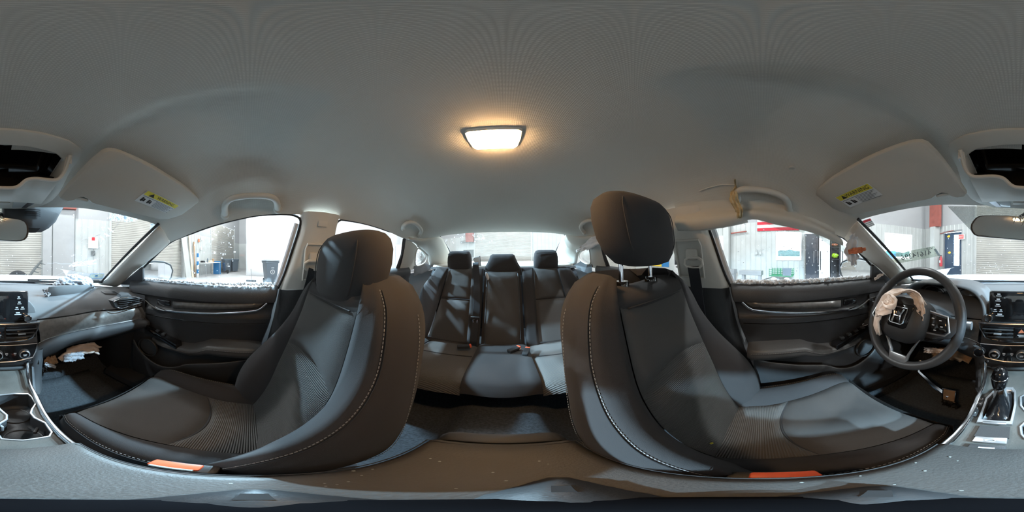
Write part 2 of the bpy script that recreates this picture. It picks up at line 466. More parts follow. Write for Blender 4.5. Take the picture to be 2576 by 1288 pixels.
for nm, d, f, inn, lb in (('door_1', d1, FW, -EF, 'wide grimy grey roller door straight ahead of the windshield'), ('door_2', d2, FW, -EF, 'slatted roller door seen past the passenger windshield pillar'),
                          ('door_3', d3, FW, -EF, 'slatted roller door behind the work table and bins'), ('door_4', r1, RW, EF, 'white roller door behind the rear window'), ('door_5', r2, RW, EF, 'white roller door near the yellow and blue banner')):
    roller(nm, lb, HB(min(d), f), ER, abs(d[1] - d[0]), DH, inn)
mb = MB().frame_box(HB(DW - .2, RW - .2, -.1), ER * (PW - DW + .4), EF * (FW - RW + .4), UP * .1)
struct(mb.build('floor', 'concrete', smooth=False), 'grey concrete hall floor with worn patches')
mb = MB().frame_box(HB(DW - .2, RW - .2, HH), ER * (PW - DW + .4), EF * (FW - RW + .4), UP * .1)
struct(mb.build('ceiling', 'hall_upper', smooth=False), 'pale insulated hall ceiling')
# --- daylight outside the windows
mb = MB().frame_box(HB(-160, -120, -.3), ER * 153, EF * 240, UP * .15)
struct(mb.build('ground', 'snow', smooth=False), 'snow covered ground outside the hall windows')
mb = MB(); rnd = random.Random(5); pts = []
for i in range(90):
    f = -100 + i * 2.4; pts.append((f, 2.7 + 1.4 * noise.noise(Vector((f * .11, 0, 0))) + rnd.random() * .8))
mb.grid([[HB(-92, f, -.2), HB(-92, f, h), HB(-95, f, h), HB(-95, f, -.2)] for f, h in pts])
tl = mb.build('tree_line', 'tree_line', smooth=False); tag(tl, 'distant blue green row of trees beyond the snowy yard', 'trees', kind='stuff')
mb = MB().frame_box(HB(-40, 3.0, -.15), ER * 2.2, EF * 5.0, UP * 1.5)
mb.frame_box(HB(-39.9, 4.0, 1.35), ER * 2.0, EF * 2.6, UP * .8)
pc = thing('parked_vehicle', 'snow covered parked vehicle seen through the hall window', 'vehicle', HB(-39, 5.5, -.15)); mb.build('body', 'paint_white', pc, bevel=.15)
for w in (3.9, 6.9): MB().lathe(HB(-37.8, w, .15), ER, [(.05, -.1), (.33, -.1), (.35, -.02), (.35, .06), (.05, .06)], 16).build('wheel', 'rubber', pc)
for k, (f0, f1, z0, z1) in enumerate(wins):
    w = bpy.data.objects.new('x', None); mb = MB()
    for a0, a1, b0, b1 in ((f0 - .07, f1 + .07, z1, z1 + .07), (f0 - .07, f1 + .07, z0 - .07, z0), (f0 - .07, f0, z0, z1), (f1, f1 + .07, z0, z1)):
        mb.frame_box(HB(DW + .03, a0, b0), ER * -.1, EF * (a1 - a0), UP * (b1 - b0))
    bpy.data.objects.remove(w)
    fr = struct(mb.build('window_%d' % (k + 1), 'paint_white', smooth=False, bevel=.006), ['hall window above the fire extinguisher corner, snowy fence outside', 'hall window above the green garden cart', 'narrow hall window beside the driver side belt pillar'][k])
    MB().frame_box(HB(DW - .05, f0, z0), EF * (f1 - f0), UP * (z1 - z0), ER * .006).build('pane', 'window_glass', fr, smooth=False)
# fence outside the first window
fn = thing('yard_fence', 'blue grey board fence in the snow outside the window', 'fence', HB(-26, 9, -.15))
b0 = None
for i in range(34):
    p = HB(-26, 4 + i * .33, -.15)
    if b0 is None:
        b0 = MB().frame_box(p, EF * .3, UP * 1.9, ER * .04).build('board', 'banner_blue', fn, smooth=False); p0 = p
    else:
        c = b0.copy(); COL.objects.link(c); c.parent = fn; c.matrix_parent_inverse = b0.matrix_parent_inverse; c.matrix_basis = Matrix.Translation(p - p0)
# exit door with a bright slot of daylight, red exit sign
dr = thing('emergency_exit', 'dark blue exit door with a tall bright glazed slot', 'door', HB(ex0, FW, 0))
sl0, sl1 = a_on('f', 2397, 640, FW)[0], a_on('f', 2412, 640, FW)[0]; zs0, zs1 = .62, 2.0
mb = MB()
for a0, a1, b0_, b1 in ((ex0, sl0, 0, 2.1), (sl1, ex1, 0, 2.1), (sl0, sl1, 0, zs0), (sl0, sl1, zs1, 2.1)):
    mb.frame_box(HB(a0, FW + .04, b0_), ER * (a1 - a0), UP * (b1 - b0_), EF * .05)
mb.build('door_leaf', 'blue_dark', dr, smooth=False)
MB().frame_box(HB(sl0, FW + .06, zs0), ER * (sl1 - sl0), UP * (zs1 - zs0), EF * .006).build('pane', 'window_glass', dr, smooth=False)
for a0, a1, b0_, b1 in ((ex0 - .06, ex0, 0, 2.2), (ex1, ex1 + .06, 0, 2.2), (ex0, ex1, 2.14, 2.2)):
    MB().frame_box(HB(a0, FW - .02, b0_), ER * (a1 - a0), UP * (b1 - b0_), EF * .1).build('door_frame', 'steel_grey', dr, smooth=False)
for i, (a, z) in enumerate(((.25, 1.95), (.3, 1.2))):
    MB().blob(HB(ex0 + a, FW + .03, z), (.09, .01, .05), jit=.6, seed=i).build('sticker', 'banner_yellow', dr)
ground2 = MB().frame_box(HB(-12, FW + .3, -.3), ER * 40, EF * 60, UP * .15)
struct(ground2.build('ground_front', 'snow', smooth=False), 'snow covered yard beyond the exit door')
p = onF(2414, 597, FW - .05)
es = thing('exit_sign', 'small red lit exit sign beside the exit door', 'sign', p)
MB().frame_box(p - ER * .02 - UP * .1, ER * .3, UP * .22, -EF * .06).build('case', 'label_white', es, smooth=False, bevel=.01)
MB().frame_box(p - EF * .065 - UP * .075, ER * .26, UP * .17, -EF * .004).build('face', 'exit_red', es, smooth=False)
MB().text('EXIT', p - EF * .072 + ER * .13 + UP * .01, ER, UP, .11).build('lettering', 'label_white', es, smooth=False)
# corner column, red rafter
cc = onF(2352, 640, FW - .25)
co = thing('corner_column', 'pale boxed corner column under a red steel rafter', 'column', (cc.x, cc.y, 0))
MB().frame_box(Vector((cc.x, cc.y, 0)) - ER * .18 - EF * .16, ER * .28, EF * .36, UP * 2.42).build('casing', 'hall_sheet', co, smooth=False, bevel=.01)
rb = MB().frame_box(Vector((cc.x, cc.y, 2.42)) - ER * .3 - EF * .1, ER * .6, EF * .2, UP * (HH - 2.45)).build('rafter', 'red_steel', smooth=False)
tag(rb, 'red steel rafter rising above the corner column', 'beam')
c2 = onR(1827, 640, DW + .2)
co = thing('wall_column', 'pale boxed wall column beside the narrow hall window', 'column', (c2.x, c2.y, 0))
MB().frame_box(Vector((c2.x, c2.y, 0)) - ER * .15 - EF * .14, ER * .2, EF * .28, UP * 2.5).build('casing', 'hall_sheet', co, smooth=False, bevel=.01)
rb = MB().frame_box(Vector((c2.x, c2.y, 2.5)) - ER * .15 - EF * .1, ER * .2, EF * .2, UP * (HH - 2.5)).build('rafter', 'red_steel', smooth=False); tag(rb, 'red steel rafter above the column by the narrow window', 'beam')
c3 = onF(1183, 600, RW + .2)
rb = MB().frame_box(Vector((c3.x, c3.y, 2.05)) - ER * .3, ER * .55, EF * .2, UP * (HH - 2.05)).build('rafter', 'red_steel', smooth=False); tag(rb, 'red steel rafter beside the white rear roller door', 'beam')
c4 = onF(165, 520, FW - .2)
rb = MB().frame_box(Vector((c4.x, c4.y, 2.75)) - ER * .22, ER * .6, EF * .2, UP * (HH - 2.75)).build('rafter', 'red_steel', smooth=False); tag(rb, 'brown red rafter above the bare wall ahead of the passenger', 'beam')
c5 = onF(118, 640, FW - .19)
rb = MB().frame_box(Vector((c5.x, c5.y, 0)) - ER * .14, ER * .3, EF * .15, UP * 2.8).build('wall_column', 'hall_upper', smooth=False, bevel=.01); tag(rb, 'grey column beside the grimy roller door', 'column')
mb = MB().frame_box(HB(c5.dot(ER) + .2, FW - .09, 0), ER * (a_on('f', 186, 600, FW)[0] - c5.dot(ER) - .2), UP * 2.73, EF * .05)
bw = mb.build('wall_board', 'hall_upper', smooth=False); tag(bw, 'smooth cream wall board beside the grimy roller door', 'wall board')
# conduit pipes
for a, b, rr, lb in ((onF(2365, 588, FW - .06), onF(2398, 580, FW - .06), .02, 'thin dark conduit pipe above the exit door'), (onR(1839, 587, DW + .09), onR(1878, 582, DW + .09), .03, 'rusty red pipe high on the driver side wall')):
    t = MB().tube([a, b], rr).build('conduit_pipe', 'red_steel'); tag(t, lb, 'pipe')
# fire extinguisher
p = onF(2367, 668, FW - .13); p.z = 0
fe = thing('fire_extinguisher', 'red fire extinguisher hanging beside the exit door', 'extinguisher', p + UP * .55)
MB().lathe(p + UP * .55, UP, [(.02, 0), (.07, .01), (.075, .05), (.075, .36), (.05, .42), (.025, .45), (.025, .5)], 16).build('cylinder', 'red_paint', fe)
MB().tube([p + UP * 1.03, p + UP * 1.08 - EF * .06, p + UP * .95 - EF * .1], .014).build('hose', 'rubber', fe)
MB().frame_box(p + UP * 1.04 - ER * .05 - EF * .01, ER * .1, EF * .02, UP * .03).build('handle', 'rubber', fe)
MB().frame_box(p + UP * .72 - ER * .04 - EF * .08, ER * .08, EF * .004, UP * .12).build('label_plate', 'label_white', fe)
p = onF(2360, 605, FW - .02)
tg = MB().frame_box(p - UP * .18, ER * .07, UP * .36, -EF * .01).build('wall_tag', 'label_white', smooth=False); tag(tg, 'narrow red and white tag above the fire extinguisher', 'tag')
MB().frame_box(p - UP * .12 - EF * .012 + ER * .02, ER * .03, UP * .24, -EF * .003).build('print_band', 'red_paint', tg, smooth=False)
p = onR(2182, 598, DW + .15)
br = MB().frame_box(p - EF * .25, EF * .5, UP * .05, ER * .12).build('wall_shelf', 'steel_grey', smooth=False, bevel=.01); tag(br, 'small grey bracket shelf on the wall by the windshield pillar', 'shelf')
# wheelie bins
def bin_(p, rot, label, logo=True, h=1.0):
    p = Vector(p); p.z = 0; b = thing('wheelie_bin', label, 'bin', p, 'grey wheelie bins'); Rm = Matrix.Rotation(rot, 3, 'Z')
    q = lambda x, y, z: p + Rm @ Vector((x, y, z * h))
    rings = [[q(sx * w, sy * d, z) for sx, sy in ((-1, -1), (1, -1), (1, 1), (-1, 1))] for w, d, z in ((.2, .24, .06), (.26, .3, .86), (.29, .33, .87), (.29, .33, .93))]
    MB().loft(rings).build('body', 'bin_grey', b, bevel=.02)
    rings = [[q(sx * w, sy * d, z) for sx, sy in ((-1, -1), (1, -1), (1, 1), (-1, 1))] for w, d, z in ((.3, .34, .935), (.3, .34, .96), (.24, .28, 1.0))]
    MB().loft(rings).build('lid', 'bin_grey', b, bevel=.015)
    for s in (-1, 1):
        MB().lathe(q(s * .2, .24, .1), Rm @ Vector((1, 0, 0)), [(.02, -.03), (.1, -.03), (.1, .03), (.02, .03)], 16).build('wheel', 'rubber', b)
    MB().tube([q(-.24, .36, .9), q(.24, .36, .9)], .018).build('handle', 'bin_grey', b)
    if logo:
        f = Rm @ Vector((0, -1, 0)); u = Rm @ Vector((1, 0, 0)); o = q(0, -.283, .5)
        ring = [o + (u * math.cos(t) + UP * math.sin(t)) * .085 for t in (2 * math.pi * i / 24 for i in range(24))]
        MB().tube(ring, .012, 6, closed=True).build('round_mark', 'label_white', b)
        MB().text('S', o + f * .008, u, UP, .13).build('mark_letter', 'label_white', b, smooth=False)
        MB().frame_box(q(-.06, -.295, .66), u * .12, UP * .02, f * .004).build('print_line', 'label_white', b, smooth=False)
    return b
p = onZ(680, 712, 0); bin_(p, R(-78), 'grey wheelie bin with round white mark in front of white sheeting')
p = onZ(570, 685, 0); bin_(p, R(-60), 'grey wheelie bin with lid shut by the far roller door', True)
p = onZ(586, 684, 0); bin_(p + ER * .2, R(-60), 'grey wheelie bin half hidden behind the white sheeting', False)
# white sheeting that divides the hall
mb = MB(); P = []
for i in range(60):
    f = 3.0 - i * .2
    P.append([HB(9.2 + .05 * math.sin(i * 1.3) + .04 * math.sin(z * 4 + i * .5), f, z) for z in (.02, .5, 1, 1.5, 2, 2.5, 3, 3.6, 4.2)])
mb.grid(P); ob = mb.build('white_sheeting', 'white_sheet', solid=.01, sharp=0); tag(ob, 'tall rippled white plastic sheeting hung across the hall', 'sheeting')
# white cabinet and dark board behind the rear passenger window
p = onZ(1000, 690, 0); q = HB(6.0, -4.6)
cb = thing('metal_cabinet', 'white two door metal cabinet behind the rear passenger window', 'cabinet', q)
MB().frame_box(q, ER * .6, EF * .95, UP * 1.65).build('body', 'locker_white', cb, smooth=False, bevel=.01)
for k in (0, 1): MB().frame_box(q + EF * (.02 + .465 * k) + UP * .05 - ER * .02, EF * .445, UP * 1.55, ER * .02).build('door', 'locker_white', cb, smooth=False, bevel=.008)
q = HB(8.6, -4.1); db = MB().frame_box(q + UP * 1.45, EF * .8, UP * .62, ER * .05).build('notice_board', 'print_grey', smooth=False, bevel=.01); tag(db, 'dark notice board on the white sheeting', 'board')
# timber leaning, work table with clutter, planks
for i, (px, w, tilt, lb, mt) in enumerate(((470, .42, .12, 'wide white board leaning beside the roller door', 'hall_sheet'), (484, .14, .3, 'long pale timber plank leaning against the wall', 'timber'), (490, .1, .5, 'thin brown plank leaning on the pale timber', 'cardboard'))):
    a = onF(px, 640, FW - .55 + i * .1); a.z = 0
    ob = MB().frame_box(a, ER * w, EF * .03, UP * (2.6 - i * .3) + EF * (.5 - .1 * i) + ER * tilt * .6).build('plank', mt, smooth=False, bevel=.004); tag(ob, lb, 'plank')
a = onF(497, 650, FW - .5); a.z = 0
pl = thing('striped_post', 'blue and white striped post beside the work table', 'post', a)
for k in range(6): MB().frame_box(a + UP * (k * .22), ER * .12, EF * .06, UP * .22).build('band', 'banner_blue' if k % 2 else 'label_white', pl, smooth=False)
a = HB(onF(509, 660, FW - .6).dot(ER), FW - .85); tw = onF(546, 660, FW - .6).dot(ER) - onF(509, 660, FW - .6).dot(ER)
tb = thing('work_table', 'white topped work table with thin legs against the far wall', 'table', a)
MB().frame_box(a + UP * .76, ER * tw, EF * .7, UP * .04).build('table_top', 'label_white', tb, smooth=False, bevel=.005)
for x in (.05, tw - .08):
    for y in (.04, .62): MB().tube([a + ER * x + EF * y, a + ER * x + EF * y + UP * .76], .015).build('leg', 'steel_grey', tb)
for i, (x, y, sx, sy, sz, mt, nm, lb, ct) in enumerate(((.2, .3, .22, .2, .08, 'rubber', 'tool_case', 'low black tool case on the work table', 'case'), (.75, .3, .09, .09, .26, 'bin_grey', 'spray_can', 'dark tall can on the work table', 'can'), (1.1, .3, .3, .2, .1, 'timber', 'parts_tray', 'tan tray of parts on the work table', 'tray'), (1.55, .3, .12, .12, .2, 'cardboard', 'small_carton', 'small brown carton on the work table', 'carton'))):
    x = x * tw / 2.0
    c = a + ER * x + EF * y + UP * (.8)
    if nm == 'spray_can': ob = MB().lathe(c, UP, [(.045, 0), (.045, .2), (.02, .23), (.02, .27)], 12).build(nm, mt)
    else:
        ob = MB().frame_box(c, ER * sx, EF * sy, UP * sz).frame_box(c + ER * .02 + EF * .02 + UP * sz, ER * (sx - .04), EF * (sy - .04), UP * .02).build(nm, mt, smooth=False, bevel=.008)
    tag(ob, lb, ct)
a = HB(onF(509, 660, FW - .6).dot(ER) + tw + .03, FW - .80)
ob = MB().frame_box(a, ER * .12, EF * .5, UP * .85).build('blue_panel', 'banner_blue', smooth=False, bevel=.01); tag(ob, 'upright blue panel at the end of the work table', 'panel')
a = HB(onF(509, 660, FW - .6).dot(ER) + tw + .30, FW - 1.0)
vc = thing('shop_vacuum', 'dark handled machine on the floor between table and bin', 'machine', a)
MB().frame_box(a + UP * .08 + ER * .05, ER * .3, EF * .3, UP * .16 + ER * .1).build('base', 'rubber', vc, bevel=.03)
MB().frame_box(a + UP * .2 + ER * .05, ER * .2, EF * .12, UP * .55 - ER * .16).build('back', 'blue_dark', vc, bevel=.03)
MB().lathe(a + UP * .12 + ER * .55, EF, [(.02, 0), (.13, 0), (.13, .06), (.02, .06)], 16).build('wheel', 'rubber', vc)
a = onZ(633, 708, 0)
bm_ = thing('floor_broom', 'push broom lying on its head on the hall floor', 'broom', a)
MB().frame_box(a - ER * .1 - EF * .22, ER * .1, EF * .45, UP * .07).build('brush', 'rubber', bm_, bevel=.01)
MB().tube([a + UP * .06, a + UP * .55 + EF * .12 + ER * .3], .014).build('handle', 'steel_grey', bm_)
# wall notes by the passenger windshield, torn poster wall
for i, (px, py, w, h, mt, lb) in enumerate(((234, 611, .36, .40, 'label_white', 'white paper notice with red print on the ribbed wall ahead'), (234, 637, .16, .18, 'print_grey', 'small grey switch box under the white notice'))):
    p = onF(px, py, FW - .03); ob = MB().frame_box(p - ER * w / 2 - UP * h / 2, ER * w, UP * h, -EF * .03).build('wall_notice' if i == 0 else 'switch_box', mt, smooth=False, bevel=.004); tag(ob, lb, 'notice' if i == 0 else 'switch')
    if i == 0: MB().frame_box(p - ER * .06 + UP * .08 - EF * .032, ER * .12, UP * .12, -EF * .003).build('print_mark', 'red_paint', ob, smooth=False)
for i, (px, py) in enumerate(((506, 625), (508, 600), (500, 605))):
    p = onF(px, py, FW - .05); ob = MB().frame_box(p - ER * .08 - UP * .1, ER * .17, UP * .2, -EF * .01).build('wall_paper', ('label_white', 'flag_white', 'torn_orange')[i], smooth=False); tag(ob, ('white sheet of paper pinned above the work table', 'pale sheet pinned high above the work table', 'orange note pinned above the work table')[i], 'paper')
# wheel and jagged bracket before the front roller door
a = onF(45, 690, FW - .9); a.z = 0
wt = thing('spare_wheel', 'dark half hidden wheel with jagged bracket before the grimy roller door', 'wheel', a)
MB().tube([a + UP * .33 + (ER * math.cos(t) + UP * math.sin(t)) * .25 for t in (2 * math.pi * i / 28 for i in range(28))], .085, 10, closed=True).build('tyre', 'rubber', wt)
MB().lathe(a + UP * .33, EF, [(.05, -.04), (.17, -.05), (.19, 0), (.17, .05), (.05, .04)], 24).build('rim', 'steel_grey', wt)
b0_ = a + ER * .28 + UP * .42
MB().tube([b0_, b0_ + ER * .22 + UP * .32, b0_ + ER * .42 + UP * .55], [.05, .045, .03], 6).build('bracket', 'print_grey', wt)
for k in range(4):
    c = b0_ + (ER * .42 + UP * .55) * (.2 + .22 * k); MB().tube([c, c + ER * .16 - UP * .05], [.03, .006], 5).build('tooth', 'print_grey', wt)
# lockers, shelf, cart, flag on the driver side
def dwall(px0, px1, depth): return (onR(px0, 650, DW + depth).dot(EF), onR(px1, 650, DW + depth).dot(EF))
f0, f1 = dwall(2027, 2059, .55)
lk = thing('black_locker', 'tall black two door locker with white bar handles', 'locker', HB(DW, f0))
MB().frame_box(HB(DW + .05, f0, 0), ER * .49, EF * (f1 - f0), UP * 1.83).build('body', 'locker_black', lk, smooth=False, bevel=.01)
ft = f0 + (f1 - f0) * .82
for a0, a1 in ((f0 + .01, ft - .01), (ft + .01, f1 - .01)): MB().frame_box(HB(DW + .545, a0, .04), ER * .02, EF * (a1 - a0), UP * 1.75).build('door', 'locker_black', lk, smooth=False, bevel=.006)
for a0 in (ft - .09, ft + .06): MB().tube([HB(DW + .58, a0, .75), HB(DW + .58, a0, 1.2)], .014).build('handle', 'chrome', lk)
MB().frame_box(HB(DW + .05, f0 - .05, 1.84), ER * .47, EF * (f1 - f0 + .1), UP * .1).build('top_box', 'locker_white', lk, smooth=False)
g0, g1 = dwall(2060, 2088, .5); h0, h1 = dwall(2090, 2113, .5); i0, i1 = dwall(2115, 2160, .5)
for a0, a1, lb in ((g0, g1, 'white cabinet between the black locker and the open shelf'), (i0, i1, 'white cabinet with dark bar behind the driver mirror')):
    cb = thing('white_cabinet', lb, 'cabinet', HB(DW, a0))
    MB().frame_box(HB(DW + .05, a0, 0), ER * .45, EF * (a1 - a0), UP * 1.82).build('body', 'locker_white', cb, smooth=False, bevel=.01)
    for z0, z1 in ((.03, .83), (.89, 1.8)): MB().frame_box(HB(DW + .5, a0 + .01, z0), ER * .02, EF * (a1 - a0 - .02), UP * (z1 - z0)).build('door', 'locker_white', cb, smooth=False, bevel=.006)
    MB().tube([HB(DW + .55, a0 + .06, .5), HB(DW + .55, a0 + .06, 1.2)], .014).build('handle', 'rubber', cb)
sh = thing('open_shelf', 'black open shelf unit holding a bright green vest', 'shelf', HB(DW, h0))
for z in (0.03, .88, 1.33, 1.8): MB().frame_box(HB(DW + .05, h0, z), ER * .45, EF * (h1 - h0), UP * .03).build('shelf_board', 'locker_black', sh, smooth=False)
for a0 in (h0, h1 - .03): MB().frame_box(HB(DW + .05, a0, 0), ER * .45, EF * .03, UP * 1.83).build('side_panel', 'locker_black', sh, smooth=False)
MB().frame_box(HB(DW + .035, h0, 0), ER * .02, EF * (h1 - h0), UP * 1.83).build('back_panel', 'locker_black', sh, smooth=False)
ob = MB().crumple(HB(DW + .32, (h0 + h1) / 2, 1.03), (.11, .12, .075), 3).build('folded_vest', 'hi_vis'); tag(ob, 'crumpled bright green safety vest on the black shelf', 'vest')
ob = MB().blob(HB(DW + .32, (h0 + h1) / 2, 1.445), (.1, .13, .05), 12, 8, .5, 9).build('orange_cloth', 'torn_orange'); tag(ob, 'small orange cloth on the upper black shelf', 'cloth')
c0, c1 = onR(1940, 690, DW + .45).dot(EF), onR(1996, 690, DW + .45).dot(EF)
gc = thing('garden_cart', 'green mesh garden cart with pale wheels below the window', 'cart', HB(DW + .5, (c0 + c1) / 2))
q = lambda f, r, z: HB(DW + .25 + r, f, z)
for r_ in (0, .5):
    for z in (.3, .36, .44, .52): MB().tube([q(c0, r_, z), q(c1, r_, z)], .009, 6).build('side_wire', 'cart_green', gc)
    for k in range(9): MB().tube([q(lerp(c0, c1, k / 8), r_, .28), q(lerp(c0, c1, k / 8), r_, .55)], .009, 6).build('side_post', 'cart_green', gc)
MB().frame_box(q(c0, 0, .27), EF * (c1 - c0), ER * .5, UP * .02).build('bed', 'cart_green', gc, smooth=False)
MB().frame_box(q(lerp(c0, c1, .58), .46, .3), EF * (c1 - c0) * .36, ER * .06, UP * .28).build('dark_panel', 'bin_grey', gc, smooth=False, bevel=.01)
for t in (.2, .75):
    for r_ in (.02, .48): MB().lathe(q(lerp(c0, c1, t), r_ - .04, .12), ER, [(.03, 0), (.1, .0), (.12, .02), (.12, .06), (.1, .08), (.03, .08)], 18).build('wheel', 'locker_white', gc)
MB().tube([q(c0, .25, .18), q(c0 - .35, .25, .08)], .014).build('pull_handle', 'rubber', gc)
a0, a1 = onR(1864, 700, DW + 1.6).dot(EF), onR(1918, 700, DW + 1.6).dot(EF)
tb = thing('steel_ramp', 'grey metal channel ramp on stands outside the driver window', 'ramp', HB(DW + 1.6, a0))
MB().frame_box(HB(DW + 1.5, a0, .42), ER * .25, EF * (a1 - a0), UP * .14).build('channel', 'steel_grey', tb, smooth=False, bevel=.008)
for t in (.1, .85): MB().frame_box(HB(DW + 1.55, lerp(a0, a1, t), 0), ER * .15, EF * .08, UP * .42).build('leg', 'steel_grey', tb, smooth=False)
a0, a1 = onR(1836, 690, DW + .6).dot(EF), onR(1852, 690, DW + .6).dot(EF)
ob = MB().frame_box(HB(DW + .5, a0, .3), ER * .3, EF * (a1 - a0), UP * .18).frame_box(HB(DW + .55, a0 + .02, 0), ER * .2, EF * (a1 - a0 - .04), UP * .3).build('grey_crate', 'steel_grey', smooth=False, bevel=.01); tag(ob, 'small grey crate by the wall column', 'crate')
fl_ = thing('striped_flag', 'red and white striped flag hung above the hall window', 'flag', onR(1905, 560, DW + .04))
fa, fb = onR(1905, 560, DW + .04).dot(EF), onR(2010, 560, DW + .04).dot(EF)
for k in range(5): MB().frame_box(HB(DW + .03, fa, 2.05 + k * .13), EF * (fb - fa), UP * .13, ER * .01).build('stripe', 'flag_red' if k % 2 == 0 else 'flag_white', fl_, smooth=False)
for k in (0, 1):
    p = onR(1903 + k * 10, 637, DW + .03); ob = MB().frame_box(p - UP * .06 - EF * .05, EF * .1, UP * .12, ER * .05).frame_box(p + UP * .06 - EF * .02, EF * .04, UP * .12, ER * .03).build('wall_socket', 'hall_sheet', smooth=False, bevel=.006); tag(ob, 'small grey twin outlet on the ribbed driver side wall', 'socket', 'wall sockets')
# banner, chair, desk near the rear driver corner
b1, b2, b3 = [onR(px, 680, DW + .05).dot(EF) for px in (1638, 1664, 1682)]
bn = thing('wall_banner', 'yellow and blue banner low on the wall behind the driver seat', 'banner', HB(DW, b1))
MB().frame_box(HB(DW + .03, b1, .3), EF * (b2 - b1), UP * 1.0, ER * .01).build('yellow_field', 'banner_yellow', bn, smooth=False)
MB().frame_box(HB(DW + .03, b2, .3), EF * (b3 - b2), UP * 1.0, ER * .01).build('blue_field', 'banner_blue', bn, smooth=False)
p = onR(1712, 700, DW + 1.0); p.z = 0
ch = thing('office_chair', 'dark office chair standing by the wall behind the driver seat', 'chair', p)
MB().blob(p + UP * .48, (.24, .24, .05)).build('seat', 'rubber', ch); MB().frame_box(p + UP * .58 - EF * .22 - ER * .2, EF * .05, ER * .4, UP * .5).build('backrest', 'rubber', ch, bevel=.02)
MB().tube([p + UP * .08, p + UP * .46], .025).build('post', 'steel_grey', ch)
for k in range(5): MB().tube([p + UP * .09, p + UP * .05 + Vector((math.cos(k * 1.257), math.sin(k * 1.257), 0)) * .28], .018).build('base_arm', 'steel_grey', ch)
# things behind the rear window
p = onF(1179, 640, RW + 1.2); ob = thing('black_monitor', 'black flat monitor standing behind the rear window', 'monitor', (p.x, p.y, .8))
MB().frame_box(Vector((p.x, p.y, 1.04)) - ER * .35, ER * .7, EF * .05, UP * .44).build('screen', 'gloss_black', ob, smooth=False, bevel=.01)
MB().frame_box(Vector((p.x, p.y, .8)) - ER * .05, ER * .1, EF * .05, UP * .26).build('stand', 'gloss_black', ob, smooth=False)
MB().frame_box(Vector((p.x, p.y, 0)) - ER * .6, ER * 1.2, EF * .5, UP * .8).build('cabinet', 'locker_white', ob, smooth=False, bevel=.01)
for k, py in enumerate((607, 611)):
    a, b = onF(1158, py, RW + .1), onF(1175, py - 2, RW + .1); ob = MB().tube([a, b], .02).build('wall_rail', 'steel_grey'); tag(ob, ('upper of two short dark rails', 'lower of two short dark rails')[k] + ' on the wall behind the rear window', 'rail', 'wall rails behind the rear window')
p = onF(1395, 640, RW + 2.2)
wt = thing('white_canopy', 'white sloped canopy of a machine behind the rear window', 'canopy', (p.x, p.y, 0))
MB().prism([Vector((p.x, p.y, 1.0)) - ER * .6, Vector((p.x, p.y, 1.0)) + ER * .35, Vector((p.x, p.y, 1.12)) + ER * .35, Vector((p.x, p.y, 1.45)) - ER * .6], -EF * .8).build('roof', 'paint_white', wt, bevel=.03)
for x in (-.5, .28): MB().tube([Vector((p.x, p.y, 0)) + ER * x, Vector((p.x, p.y, 1.05)) + ER * x], .03).build('post', 'steel_grey', wt)
# high bay lamps; the two over the passenger side are tilted floods that shine into the cabin
for i, (r_, f_, z_, w_, cone) in enumerate(LIGHTS):
    p = HB(r_, f_, z_)
    ax = (p - Vector((-.1, .1, .6))).normalized() if cone else UP
    lp = thing('flood_lamp' if cone else 'high_bay_lamp', ('tilted white flood lamp high before the white sheeting edge', 'tilted white flood lamp high beside the passenger belt pillar', 'tilted white flood lamp high beside the rear passenger door')[i] if cone else 'round high bay lamp hung ' + ('over the driver side lockers', 'before the grimy front roller door', 'before the white rear roller door', 'near the banner corner behind the car', 'close to the white sheeting', 'over the work table')[i - 3], 'lamp', p, None if cone else 'high bay lamps')
    MB().lathe(p, ax, [(.16, .02), (.2, .03), (.16, .12), (.06, .2), (.03, .26)], 20).build('housing', 'steel_grey', lp)
    MB().lathe(p, ax, [(.01, .0), (.155, .0), (.155, .02), (.01, .02)], 20).build('lens', 'lamp_white', lp)
    MB().tube([p + ax * .25, Vector((p.x + ax.x * .25, p.y + ax.y * .25, HH))], .008).build('cable', 'rubber', lp)
    L = bpy.data.lights.new('lamp_light', 'SPOT' if cone else 'POINT'); L.energy = w_; L.color = (.52, .79, 1.0) if cone else (.95, .98, 1.0); L.shadow_soft_size = .12
    lo = bpy.data.objects.new('lamp_light', L); COL.objects.link(lo); lo.location = p - ax * .2
    if cone:
        L.spot_size = R(cone); L.spot_blend = .5; lo.rotation_euler = ax.to_track_quat('Z', 'Y').to_euler()
    lo.parent = lp; lo.matrix_parent_inverse = lp.matrix_basis.inverted()
# ================================================================ the car: shell, roof lining, glass
from mathutils.bvhtree import BVHTree
def bvh(mb): return BVHTree.FromPolygons([Vector(v) for v in mb.v], mb.f)
def hit(tree, px, py, off=0.0):
    d = ray(px, py); h = tree.ray_cast(CAMP, d)
    return (h[0] - d * off) if h[0] is not None else None
EDGE = [(-1.2, .49, 1.243), (-1.05, .555, 1.215), (-.9, .603, 1.203), (-.67, .592, 1.235), (-.52, .587, 1.248), (-.385, .587, 1.252), (-.2, .586, 1.252), (-.11, .586, 1.249), (-.03, .589, 1.242), (.05, .595, 1.227), (.15, .603, 1.205), (.224, .611, 1.184), (.337, .624, 1.149), (.6, .66, 1.07)]
XE = [(y, x) for y, x, z in EDGE]; ZE = [(y, z) for y, x, z in EDGE]
ZC = [(-1.22, 1.262), (-1.05, 1.302), (-.9, 1.335), (-.6, 1.378), (-.3, 1.396), (-.1, 1.393), (.1, 1.372), (.3, 1.335), (.45, 1.302), (.6, 1.267)]
HEAD = [(0, .60, 1.267), (.15, .577, 1.267), (.3, .509, 1.264), (.42, .42, 1.238), (.513, .333, 1.204), (.56, .334, 1.18), (.624, .337, 1.149)]   # windshield header: x, y, z
